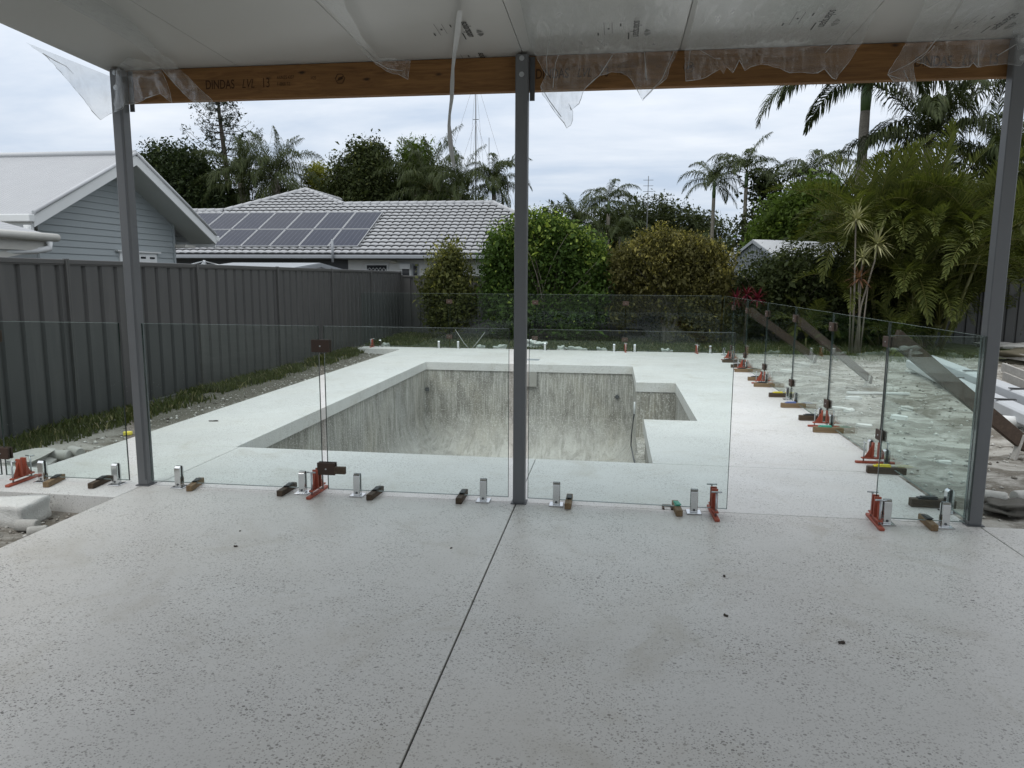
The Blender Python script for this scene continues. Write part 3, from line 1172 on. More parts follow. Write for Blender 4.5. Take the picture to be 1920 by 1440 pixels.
film([(50, 79), (62, 90), (90, 108), (130, 152), (165, 195), (190, 226), (212, 214), (240, 199), (268, 190), (300, 176), (322, 192), (318, 165), (300, 126), (285, 118), (240, 108), (213, 132), (150, 105), (90, 84)],
     'clear film hanging over the top of the left post', 1, left=216, folds=[[(80, 100), (105, 115), (125, 125), (140, 140)]])
film([(150, -30), (225, 25), (262, 52), (305, 105), (322, 112), (335, 125), (372, 165), (400, 188), (404, 214), (385, 205), (360, 188), (330, 160), (300, 122), (255, 85), (180, 40), (85, -10)],
     'narrow strip of film crossing the beam just right of the left post', 2, folds=[[(300, 125), (330, 160), (358, 186)]])
film([(584, -20), (640, 42), (690, 108), (705, 120), (728, 134), (765, 149), (771, 113), (745, 112), (715, 108), (680, 70), (650, 20), (640, -20)],
     'film peeled into a fold against the beam left of the thin ribbon', 3, folds=[[(690, 108), (730, 130), (755, 134)]])
film([(968, -40), (985, 40), (992, 78), (1004, 104), (1024, 140), (1014, 162), (1017, 178), (1034, 202), (1050, 222), (1063, 241), (1077, 228), (1078, 212), (1069, 196), (1074, 209), (1079, 205), (1090, 184), (1097, 166), (1112, 150),
      (1125, 142), (1148, 137), (1165, 138), (1184, 152), (1190, 162), (1206, 188), (1228, 168), (1249, 147), (1258, 120), (1268, 98), (1283, 60), (1306, -40)],
     'large torn sheet of film with two points hanging right of the middle post', 4, folds=[[(1014, 162), (1030, 190), (1052, 220)], [(1097, 166), (1125, 140), (1150, 105)], [(1060, 70), (1040, 120), (1036, 165)], [(1210, 100), (1212, 150)], [(1030, 75), (1024, 110), (1026, 142)], [(1206, 186), (1240, 150), (1262, 96)]])
film([(1318, -40), (1300, 40), (1283, 98), (1286, 152), (1312, 150), (1336, 140), (1350, 130), (1356, 138), (1364, 126), (1374, 137), (1383, 114), (1396, 132), (1408, 126), (1420, 122), (1440, 122), (1460, 130), (1480, 136), (1510, 138),
      (1534, 137), (1543, 130), (1556, 147), (1566, 150), (1582, 130), (1600, 104), (1618, 74), (1640, 30), (1672, -40)],
     'wide ragged sheet of film over the beam, fourth hanging piece from the left post', 5, folds=[[(1294, 95), (1290, 130)], [(1310, 96), (1340, 110), (1352, 112)], [(1598, 40), (1570, 75), (1545, 100)]])
film([(1752, -40), (1740, -10), (1720, 35), (1700, 70), (1682, 106), (1664, 140), (1674, 152), (1690, 172), (1712, 194), (1718, 166), (1712, 120), (1735, 102), (1760, 70), (1772, 50), (1800, 5), (1822, -40)],
     'long pointed strip of film hanging below the beam near the royal palm', 6, folds=[[(1664, 140), (1700, 122), (1735, 100), (1766, 62)], [(1690, 135), (1700, 160), (1711, 190)], [(1664, 140), (1690, 150), (1716, 170)]])
film([(1716, 119), (1745, 126), (1780, 128), (1815, 127), (1822, 118), (1830, 127), (1860, 124), (1885, 120), (1905, 126), (1918, 118), (1925, 60), (2010, -40), (1830, -40), (1775, 50), (1742, 95)],
     'film lying along the beam left of the right post', 7, folds=[[(1834, 78), (1831, 124)], [(1870, 105), (1900, 85)]])
film([(1896, 60), (1903, 96), (1925, 88), (1950, 100), (1968, 130), (1980, 90), (1975, 50), (1930, 45)],
     'scrap of film at the top of the right post', 8)


def ribbon():
    pts = [(862, 20), (858, 60), (852, 100), (849, 130), (848, 155), (847, 185), (843, 215), (842, 235), (844, 262), (847, 290), (852, 314)]
    P = [gy(x, y, -.15) if y > 95 else gz(x, y, 3.15) for x, y in pts]
    vs, fs = [], []
    for i, p in enumerate(P):
        wd = .014 + .004 * math.sin(i * 1.7)
        a = .5 * math.sin(i * .9)
        d = np.array([math.cos(a), math.sin(a), 0]) * wd
        vs += [p - d, p + np.array([0, -.006, 0]), p + d]
    for i in range(len(P) - 1):
        for k in range(2):
            fs.append((i * 3 + k, i * 3 + k + 1, i * 3 + 3 + k + 1, i * 3 + 3 + k))
    b = MB()
    b.add(vs, fs, 0, True)
    o = b.build('film_ribbon', M['film_edge'])
    tag(o, 'thin twisted ribbon of white film dangling left of the middle post', 'plastic film')


ribbon()

# ------------------------------------------------------------------ glass pool fence and its fittings
ORD = ['first', 'second', 'third', 'fourth', 'fifth', 'sixth', 'seventh', 'eighth', 'ninth', 'tenth', 'eleventh', 'twelfth', 'thirteenth', 'fourteenth', 'fifteenth']
GZ0, GZ1 = .04, 1.30


def glass_panel(p, q, label, group):
    (xa, ya), (xb, yb) = p, q
    L = math.hypot(xb - xa, yb - ya)
    root = empty('glass_screen', (xa, ya, 0), math.atan2(yb - ya, xb - xa), label, 'glass screen', group)
    t = .006
    b = MB()
    e = .0015
    e, f_ = .0035, .0028
    b.add([(e, -t, GZ0 + e), (L - e, -t, GZ0 + e), (L - e, -t, GZ1 - f_), (e, -t, GZ1 - f_)], [(0, 1, 2, 3)])
    b.add([(e, t, GZ0 + e), (L - e, t, GZ0 + e), (L - e, t, GZ1 - f_), (e, t, GZ1 - f_)], [(3, 2, 1, 0)])
    b.build('pane', M['glass'], root, world=False)
    for nm, z0_, z1_ in (('top_edge', GZ1 - f_, GZ1), ('bottom_edge', GZ0, GZ0 + e)):
        b = MB()
        b.box((e, -t, z0_), (L - e, t, z1_))
        b.build(nm, M['gedge'], root, world=False)
    for x0_, x1_ in ((0, e), (L - e, L)):
        b = MB()
        b.box((x0_, -t, GZ0), (x1_, t, GZ1))
        b.build('side_edge', M['gedge_dark'], root, world=False)
    return root


front = [((-5.66, -.07), (-4.275, -.065)), ((-4.235, -.065), (-3.145, -.05)), ((-2.955, -.045), (-1.525, -.035)), ((-1.485, -.035), (-.08, -.02)), ((.065, -.025), (1.50, -.06)), ((2.485, -.09), (3.06, -.105))]
fl = ['glass fence panel nearest the charcoal fence in the front row', 'glass fence panel left of the left steel post', 'glass fence panel right of the left steel post', 'glass fence panel left of the middle steel post',
      'glass fence panel right of the middle steel post, beside the open gate gap', 'narrow glass fence panel facing us left of the right steel post']
for (p, q), l in zip(front, fl):
    glass_panel(p, q, l, 'front row of glass panels')
redges = [-.085, 1.645, 3.33, 5.04, 6.88, 8.67, 10.26, 11.62]
for i in range(7):
    glass_panel((3.10, redges[i] + .018), (3.10, redges[i + 1] - .018), 'glass fence panel, %s from the right steel post in the right-hand row' % ORD[i], 'right-hand row of glass panels')
fx = [-5.36, -3.19, -1.15, .93, 3.06]
for i in range(4):
    glass_panel((fx[i] + .018, 11.66), (fx[i + 1] - .018, 11.66), 'glass fence panel, %s from the left in the row behind the pool' % ORD[i], 'far row of glass panels')


def make_spigot():
    root = empty('glass_spigot', (0, 0, 0))
    b = MB()
    b.cbox((0, 0, .004), (.104, .104, .008), ch=.002)
    b.build('base_plate', M['chrome'], root, world=False)
    # two jaws with a slot between them, sloped tops
    b = MB()
    for s in (-1, 1):
        y0, y1 = (.009, .026) if s > 0 else (-.026, -.009)
        prof = [(-.025, .008), (.025, .008), (.025, .172), (-.025, .172)]
        zt = [.160, .176] if s < 0 else [.176, .160]
        vs = []
        for x in (-.025, .025):
            vs += [(x, y0, .008), (x, y1, .008), (x, y1, zt[1]), (x, y0, zt[0])]
        b.add(vs, [(0, 1, 2, 3), (7, 6, 5, 4), (0, 4, 5, 1), (1, 5, 6, 2), (2, 6, 7, 3), (3, 7, 4, 0)])
    b.cbox((0, 0, .03), (.046, .018, .042))
    b.build('clamp_body', M['chrome'], root, world=False, bevel=.0025)
    b = MB()
    b.cbox((0, 0, .115), (.052, .0175, .118))
    b.build('gasket', M['rubber'], root, world=False)
    b = MB()
    for z in (.028,):
        b.tube([(.0, -.0262, z), (0, -.0295, z)], .009, 10, sm=False)
    b.build('grub_screw', M['steel_dark'], root, world=False)
    return root


def make_block(mat, pk):
    root = empty('timber_block', (0, 0, 0))
    b = MB()
    b.cbox((0, 0, .0225), (.046, .25, .045), ch=.003)
    b.build('offcut', mat, root, world=False)
    b = MB()
    b.cbox((.0, .03, .049), (.038, .11, .007), ch=.0015)
    b.cbox((.004, .02, .0555), (.034, .09, .005), rz=.12, ch=.001)
    b.build('packer', pk, root, world=False)
    return root


def make_stand():
    root = empty('glass_stand', (0, 0, 0))
    b = MB()
    b.cbox((0, 0, .010), (.035, .34, .020), ch=.003)
    b.build('base_bar', M['red'], root, world=False)
    b = MB()
    b.cbox((0, 0, .050), (.032, .24, .012), ch=.002)
    b.build('cross_bar', M['red'], root, world=False)
    for s in (-1, 1):
        b = MB()
        y = s * .020
        vs = []
        for x in (-.022, .022):
            vs += [(x, y, .056), (x, y + s * .014, .056), (x, y + s * .014, .195), (x, y, .195)]
        b.add(vs, [(0, 1, 2, 3), (7, 6, 5, 4), (0, 4, 5, 1), (1, 5, 6, 2), (2, 6, 7, 3), (3, 7, 4, 0)])
        b.add([(-.004, y + s * .014, .056), (.004, y + s * .014, .056), (.004, y + s * .075, .056), (-.004, y + s * .075, .056), (-.004, y + s * .014, .17), (.004, y + s * .014, .17)],
              [(0, 1, 2, 3), (1, 5, 2), (0, 3, 4), (3, 2, 5, 4), (0, 4, 5, 1)])
        b.build('jaw', M['red'], root, world=False)
        b = MB()
        b.tube([(0, s * .10, .02), (0, s * .10, .190)], .0065, 8)
        b.tube([(-.036, s * .10, .193), (.036, s * .10, .193)], .006, 8)
        b.build('screw_handle', M['galv'], root, world=False)
    return root


proto = {'spigot': make_spigot(), 'stand': make_stand()}
bl_kinds = {'pine': make_block(M['block'], M['packer']), 'dark': make_block(M['block_dark'], M['packer']), 'green': make_block(M['block'], M['packer_green']),
            'yellow': make_block(M['block_dark'], M['packer_yellow']), 'blue': make_block(M['block'], M['packer_blue'])}
_used = set()


def place(proto_o, loc, rz, label, cat, group):
    if proto_o.name in _used:
        o = copy_tree(proto_o)
    else:
        o = proto_o
        _used.add(proto_o.name)
    o.location = loc
    o.rotation_euler = (0, 0, rz)
    return tag(o, label, cat, group)


SG, BG, RG = 'chrome glass spigots', 'timber blocks under the glass', 'red glass stands'
fs = [(-3.90, -.068), (-3.26, -.05), (-2.72, -.043), (-1.69, -.036), (-1.25, -.033), (-.27, -.022), (.28, -.03), (1.27, -.055), (2.56, -.092), (2.93, -.102)]
fsl = ['beside the leftmost red stand', 'just left of the left steel post', 'just right of the left steel post', 'left of the red stand under the big brown clamp block', 'right of the red stand under the big brown clamp block',
       'just left of the middle steel post', 'just right of the middle steel post', 'left of the red stand at the gate gap', 'right of the red stand on the far side of the gate gap', 'next to the right steel post, facing us']
for (x, y), l in zip(fs, fsl):
    place(proto['spigot'], (x, y, 0), 0, 'chrome glass spigot ' + l, 'spigot', SG)
rs_y = [.24, 1.48, 1.88, 3.16, 3.60, 4.78, 5.25, 6.70, 7.08, 8.50, 8.86, 10.08, 10.46, 11.30]
for i, y in enumerate(rs_y):
    place(proto['spigot'], (3.10, y, 0), R(90), 'chrome glass spigot, %s from the right steel post in the right-hand row' % ORD[i], 'spigot', SG)
for i, x in enumerate((-4.9, -3.45, -2.98, -.91, .69, 1.16, 2.85)):
    place(proto['spigot'], (x, 11.66, 0), 0, 'chrome glass spigot, %s from the left on the far side of the pool' % ORD[i], 'spigot', SG)
bl = [(-3.775, -.10, .21, 'pine'), (-3.39, -.075, .09, 'dark'), (-2.60, -.02, .17, 'pine'), (-1.825, -.03, -.04, 'dark'), (-1.115, -.02, -.06, 'dark'), (-.44, .0, 0, 'dark'), (.37, 0, 0, 'pine'), (1.155, -.04, .05, 'green'), (2.835, -.085, -.05, 'pine')]
bll = ['right of the leftmost chrome spigot', 'left of the left steel post', 'right of the left steel post', 'left of the red stand under the big brown clamp block', 'left of centre, with a dark packer, between clamp block and middle post',
       'left of the middle steel post', 'right of the middle steel post', 'with a bright green packer left of the gate gap', 'beside the spigot at the right steel post']
for (x, y, a, k), l in zip(bl, bll):
    place(bl_kinds[k], (x, y, 0), a, 'small timber block ' + l, 'block', BG)
rb = [(.36, 'dark'), (1.30, 'yellow'), (3.02, 'green'), (3.72, 'dark'), (4.60, 'blue'), (5.47, 'yellow'), (6.47, 'pine'), (7.18, 'pine'), (8.32, 'pine'), (9.0, 'dark'), (9.86, 'dark')]
for i, (y, k) in enumerate(rb):
    o = place(bl_kinds[k], (3.04 + .02 * math.sin(i * 3), y, 0), R(90) + .08 * math.sin(i * 5.1), 'timber block under the glass, %s from the right steel post in the right-hand row' % ORD[i], 'block', BG)
    o.scale = (1.25, 1.25, 1.35)
st = [((-4.06, -.10), .06, 'leftmost red glass stand, in front of the charcoal fence'), ((-1.575, -.03), -.03, 'red glass stand under the big brown clamp block'),
      ((1.405, -.07), .04, 'red glass stand left of the gate gap'), ((2.49, -.09), -.06, 'red glass stand right of the gate gap')]
for (x, y), a, l in st:
    place(proto['stand'], (x, y, 0), a, l, 'glass stand', RG)
for i, y in enumerate((1.66, 3.33, 6.84, 8.62, 10.28)):
    place(proto['stand'], (3.07, y, 0), R(90) + .05 * math.sin(i * 4), 'red glass stand, %s from the right steel post in the right-hand row' % ORD[i], 'glass stand', RG)
for i, x in enumerate((-5.1, .95, 2.55)):
    place(proto['stand'], (x, 11.64, 0), .05, 'red glass stand, %s from the left on the far side of the pool' % ORD[i], 'glass stand', RG)


def make_clamp():
    root = empty('clamp_block', (0, 0, 0))
    for s in (-1, 1):
        b = MB()
        b.cbox((0, s * .0175, 0), (.14, .019, .094), ch=.002)
        b.build('plate', M['clampwood'], root, world=False)
    b = MB()
    for x in (-.0,):
        b.tube([(x, -.026, 0), (x, -.031, 0)], .006, 8)
        b.tube([(x, .026, 0), (x, .031, 0)], .006, 8)
    b.build('screw', M['galv'], root, world=False)
    return root


cl = make_clamp()
CG = 'brown clamp blocks joining the glass'
cpos = [((-1.505, -.035, 1.15), 0, 'upper brown clamp block on the joint left of the middle post'), ((-1.49, -.035, .205), 0, 'lower brown clamp block on the joint left of the middle post'),
        ((-4.25, -.065, 1.18), 0, 'upper brown clamp block at the far left of the front glass'), ((-4.25, -.065, .225), 0, 'lower brown clamp block at the far left of the front glass')]
for i, y in enumerate(redges[1:-1]):
    cpos.append(((3.10, y, 1.12 + .03 * math.sin(i)), R(90), 'upper brown clamp block on the %s joint of the right-hand glass' % ORD[i]))
    cpos.append(((3.10, y, .27), R(90), 'lower brown clamp block on the %s joint of the right-hand glass' % ORD[i]))
for i, x in enumerate(fx[1:-1]):
    cpos.append(((x, 11.66, 1.11), 0, 'upper clamp block on the %s joint of the far glass row' % ORD[i]))
    cpos.append(((x, 11.66, .28), 0, 'lower clamp block on the %s joint of the far glass row' % ORD[i]))
for loc, a, l in cpos:
    place(cl, loc, a, l, 'clamp block', CG)
b = MB()
b.cbox((-1.375, -.060, .20), (.085, .03, .055), ch=.002)
o = b.build('clamp_wedge', M['block_dark'])
tag(o, 'small timber wedge sticking out right of the lower clamp block', 'wedge')

# planks propping the right-hand glass
PG = 'planks propping the right-hand glass'
pr = [((3.16, 1.66, 1.16), (4.93, 2.80, -.02), 'nearest brown plank bracing the right-hand glass', .15), ((3.16, 5.06, 1.10), (5.02, 7.72, -.02), 'middle brown plank bracing the right-hand glass', .12),
      ((3.16, 8.68, 1.08), (5.03, 11.2, -.04), 'farthest brown plank bracing the right-hand glass', .16)]
for a, c, l, w_ in pr:
    root = empty('brace_plank', c, label=l, cat='plank', group=PG)
    b = MB()
    b.bar(a, c, .045, w_)
    b.build('board', M['plank'], root, bevel=.004)
    b = MB()
    d = Vector(c) - Vector(a)
    e = Vector(c) - d * .06
    b.bar(e + Vector((.03, .01, .05)), e + Vector((-.09, -.06, -.30)), .05, .04)
    b.build('stake', M['oldplank'], root, bevel=.003)

# ------------------------------------------------------------------ charcoal steel fences


def sheet_mesh(L, h, rib=.29, depth=.036, face=-1):
    """trapezoidal sheet along +X; wide pans stand proud on the -Y side, grooves are set back"""
    xs = [0.0]
    ys = [0.0]
    x = .03
    while x < L - .02:
        for dx, y in ((0, 0), (rib - .085, 0), (rib - .066, depth), (rib - .02, depth)):
            xx = x + dx
            if xx < L:
                xs.append(xx)
                ys.append(y)
        x += rib
    xs.append(L)
    ys.append(ys[-1])
    V, F = [], []
    for x, y in zip(xs, ys):
        V += [(x, y * -face, .0), (x, y * -face, h)]
    for i in range(len(xs) - 1):
        F.append((2 * i, 2 * i + 2, 2 * i + 3, 2 * i + 1))
    me = bpy.data.meshes.new('sheet')
    me.from_pydata(V, [], F)
    me.materials.append(M['fence'])
    return me


def fence_run(p0, dirv, nb, bay, z0, z1, label, rz):
    root = empty('sheet_metal_fence', (p0[0], p0[1], z0), rz, label, 'fence')
    h = z1 - z0
    me = sheet_mesh(bay - .03, h - .10)
    for i in range(nb):
        link('sheet', me, root, (i * bay + .015, 0, .05))
        b = MB()
        b.cbox((i * bay + bay / 2, .015, h - .028), (bay - .052, .072, .056), ch=.006)
        b.cbox((i * bay + bay / 2, .015, h - .062), (bay - .052, .05, .012))
        b.build('top_rail', M['fence_rail'], root, world=False)
        b = MB()
        b.cbox((i * bay + bay / 2, .015, .03), (bay - .052, .07, .06), ch=.004)
        b.build('bottom_rail', M['fence_rail'], root, world=False)
    for i in range(nb + 1):
        b = MB()
        b.cbox((i * bay - .013, -.012, h / 2 + .004), (.026, .05, h + .008), ch=.003)
        b.cbox((i * bay + .016, -.006, h / 2 + .004), (.028, .062, h + .008), ch=.003)
        b.build('fence_post', M['fence_rail'], root, world=False)
    return root


# left run goes along +Y, its front faces +X (towards the pool)
fence_run((-5.80, -5.56, 0), None, 8, 2.75, -.14, 1.852, 'charcoal corrugated steel fence running along the left of the pool', R(90))
fence_run((-5.76, 16.5, 0), None, 8, 2.75, -.14, 1.73, 'charcoal corrugated steel fence across the back behind the hedges', 0)


# ------------------------------------------------------------------ grey weatherboard house on the left
def house_left():
    xw, xb = -9.1, -8.5
    ya, yc, ye = 6.14, 8.07, 10.0
    eL, eR = 5.41, 10.79
    zap, ze = 3.95, 2.60
    sl_ = (zap - ze) / (yc - eL)
    root = empty('weatherboard_house', (-11, 8, -.14), label='grey weatherboard house with white gable behind the left fence', cat='house')

    def roofz(y):
        return zap - sl_ * abs(y - yc)
    b = MB()
    zz = roofz(ya) - .16
    b.add([(xw - .03, ya, -.14), (xw - .03, ye, -.14), (xw - .03, ye, zz), (xw - .03, yc, roofz(yc) - .16), (xw - .03, ya, zz), (-17, ya, -.14), (-17, ye, -.14), (-17, ye, zz), (-17, yc, roofz(yc) - .16), (-17, ya, zz)],
          [(0, 1, 2, 3, 4), (5, 0, 4, 9), (1, 6, 7, 2)])
    b.build('wall', M['board'], root)
    cov = .122
    z = 1.2
    k = 0
    while z < 3.8:
        zt = min(z + cov + .018, roofz(yc) - .17)
        # clip to the gable
        ymin, ymax = ya, ye

        def lim(zv):
            d = (zap - .17 - zv) / sl_
            return max(ya, yc - d), min(ye, yc + d)
        a0, a1 = lim(z)
        b0, b1 = lim(zt)
        if a1 - a0 < .15:
            break
        b = MB()
        t0, t1 = .030, .010
        b.add([(xw + t0, a0, z), (xw + t0, a1, z), (xw + t1, b1, zt), (xw + t1, b0, zt), (xw - .02, a0, z), (xw - .02, a1, z), (xw - .02, b1, zt), (xw - .02, b0, zt)],
              [(0, 1, 2, 3), (0, 4, 5, 1), (0, 3, 7, 4), (1, 5, 6, 2), (3, 2, 6, 7)])
        b.build('board', M['board'], root)
        z += cov
        k += 1
    b = MB()
    b.box((xw - .02, ye - .02, -.1), (xw + .045, ye + .05, roofz(ye) - .17))
    b.build('corner_stop', M['board'], root)
    # roof slopes
    for s, yy in ((-1, eL), (1, eR)):
        z2 = roofz(yy)
        b = MB()
        b.add([(xb - .02, yc, zap + .03), (xb - .02, yy, z2 + .03), (-17, yy, z2 + .03), (-17, yc, zap + .03), (xb - .02, yc, zap - .0), (xb - .02, yy, z2 - .0), (-17, yy, z2), (-17, yc, zap)],
              [(0, 1, 2, 3), (4, 7, 6, 5), (0, 4, 5, 1), (1, 5, 6, 2)])
        b.build('roof_slope', M['corr'], root)
        # raked soffit and barge board
        b = MB()
        b.add([(xb - .03, yc, zap - .165), (xb - .03, yy - s * .02, z2 - .165), (xw - .02, yy - s * .02, z2 - .165), (xw - .02, yc, zap - .165)], [(0, 1, 2, 3)])
        b.build('soffit', M['soffit'], root)
        b = MB()
        b.add([(xb, yc, zap + .015), (xb, yy, z2 + .015), (xb, yy, z2 - .175), (xb, yc, zap - .175), (xb - .03, yc, zap + .015), (xb - .03, yy, z2 + .015), (xb - .03, yy, z2 - .175), (xb - .03, yc, zap - .175)],
              [(0, 1, 2, 3), (7, 6, 5, 4), (2, 1, 5, 6), (3, 2, 6, 7), (0, 4, 5, 1)])
        b.build('barge_board', M['white'], root)
        b = MB()
        b.tube([(xb + .0, yc, zap + .05), (xb + .0, yy, z2 + .05)], .035, 8)
        b.build('barge_capping', M['shedroof'], root)
        # gutter and fascia along the eave
        b = MB()
        b.box((-17, yy + (s * .0 if s > 0 else -.12), z2 - .10), (xb + .02, yy + (.12 if s > 0 else 0), z2 + .02))
        b.build('gutter', M['white'], root, bevel=.015)
        b = MB()
        b.box((-17, yy - .015, z2 - .24), (xb - .03, yy + .015, z2 - .10))
        b.build('fascia', M['white'], root)
    b = MB()
    b.tube([(xb, yc, zap + .045), (-17, yc, zap + .045)], .06, 8)
    b.build('ridge_cap', M['shedroof'], root)
    b = MB()
    b.box((xw - .02, 8.16, 1.2), (xw + .05, 9.34, 2.14))
    w_ = b.build('window', M['white'], root)
    b = MB()
    b.box((xw - .0, 8.06, 2.14), (xw + .09, 9.44, 2.17))
    b.build('window_hood', M['white'], root)
    for y0 in (8.42, 8.80, 9.10):
        b = MB()
        b.box((xw + .05, y0, 2.02), (xw + .056, y0 + .16, 2.06))
        b.build('vent_slot', M['wglass'], root)
    # white eave return at the back corner
    b = MB()
    b.box((xw - .3, ye + .02, 2.30), (xw + .30, ye + .42, 2.36))
    b.build('eave_return', M['offwhite'], root)


house_left()


# ------------------------------------------------------------------ old porch corner at the far left
def porch():
    root = empty('porch_roof', (-8.0, 3.0, -.14), label='old white porch corner with gutter and pipes at the far left', cat='porch')
    x0, y1 = -7.2, 4.20
    b = MB()
    b.add([(x0, 1.0, 2.22), (x0, y1, 2.22), (-8.2, y1 - 1.0, 2.62), (-8.2, 1.0, 2.62)], [(0, 1, 2, 3)])
    b.add([(x0, y1, 2.22), (-9.0, y1, 2.22), (-8.2, y1 - 1.0, 2.62)], [(0, 1, 2)])
    b.build('roof_sheet', M['corr'], root)
    b = MB()
    b.tube([(x0 + .04, .8, 2.19), (x0 + .04, y1 + .05, 2.19)], .055, 8)
    b.tube([(x0, y1 + .06, 2.19), (-9.0, y1 + .06, 2.19)], .055, 8)
    b.build('gutter', M['offwhite'], root)
    b = MB()
    b.box((x0 - .06, .8, 2.00), (x0 - .02, y1 - .05, 2.13))
    b.box((-9.0, y1 - .10, 2.00), (x0 - .07, y1 - .06, 2.13))
    b.build('fascia', M['offwhite'], root)
    b = MB()
    b.box((x0 - .20, 3.0, -.14), (x0 - .06, 3.16, 1.99))
    b.build('porch_post', M['offwhite'], root)
    b = MB()
    b.tube([(x0 + .03, y1 - .1, 2.13), (x0 + .03, y1 - .1, 2.04), (x0 - .05, y1 - .25, 2.00), (x0 - .12, 3.3, 1.96), (x0 - .12, 3.2, 1.90), (x0 - .12, 3.2, .5)], .045, 8)
    b.build('downpipe', M['white'], root)
    b = MB()
    b.tube([(-8.45, 5.2, 2.44), (-8.45, 5.2, 2.32), (-8.35, 4.9, 2.27), (-8.2, 3.0, 2.25)], .05, 8)
    b.build('upper_downpipe', M['white'], root)
    b = MB()
    b.bar((x0 - .09, 2.2, 1.72), (x0 - .09, 3.9, 2.02), .06, .09)
    b.build('bracket', M['offwhite'], root)


porch()


# ------------------------------------------------------------------ tiled house with solar panels
def in_poly(px, py, poly):
    n = len(poly)
    r_ = np.zeros(px.shape, bool)
    j = n - 1
    for i in range(n):
        xi, yi = poly[i]
        xj, yj = poly[j]
        c = ((yi > py) != (yj > py)) & (px < (xj - xi) * (py - yi) / (yj - yi + 1e-12) + xi)
        r_ ^= c
        j = i
    return r_


def tiled_plane(name, O, ux, uv, poly, root, du=.05):
    """tile courses on the plane O + u*ux + v*uv (v up the slope); poly in (u, v)"""
    O, ux, uv = Vector(O), Vector(ux).normalized(), Vector(uv).normalized()
    nrm = ux.cross(uv)
    us = [p[0] for p in poly]
    vs = [p[1] for p in poly]
    cl_ = .335
    per = .30
    u = np.arange(min(us), max(us) + du, du)
    nc = int(math.ceil((max(vs) - min(vs)) / cl_))
    prof = .050 * np.sqrt(np.abs(np.sin(np.pi * u / per)) + .02)
    V, F, MI = [], [], []
    o3, x3, y3, n3 = (np.array(t) for t in (O, ux, uv, nrm))
    for c in range(nc):
        v0 = min(vs) + c * cl_
        v1 = v0 + cl_ + .02
        base = len(V)
        rows = []
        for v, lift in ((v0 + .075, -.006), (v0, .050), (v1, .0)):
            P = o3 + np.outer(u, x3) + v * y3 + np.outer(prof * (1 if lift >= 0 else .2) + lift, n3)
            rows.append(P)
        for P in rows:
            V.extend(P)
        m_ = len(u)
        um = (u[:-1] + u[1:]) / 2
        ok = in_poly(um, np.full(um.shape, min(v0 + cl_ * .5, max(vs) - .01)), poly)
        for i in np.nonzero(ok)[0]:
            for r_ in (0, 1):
                MI.append(1 if r_ == 0 or (round(u[i] / du) % 6 == 0) else 0)  # risers and valley strips get the dark tone with painted gap shade
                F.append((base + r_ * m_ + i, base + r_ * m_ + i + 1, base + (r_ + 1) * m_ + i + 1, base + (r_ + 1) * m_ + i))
    V = np.array(V) - np.array(root.location)
    me = mesh_np(name, V, np.array(F), None, M['tile'])
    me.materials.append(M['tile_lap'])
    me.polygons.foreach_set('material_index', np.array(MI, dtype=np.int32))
    o = link(name, me, root)
    tag(o, kind='stuff')
    return o


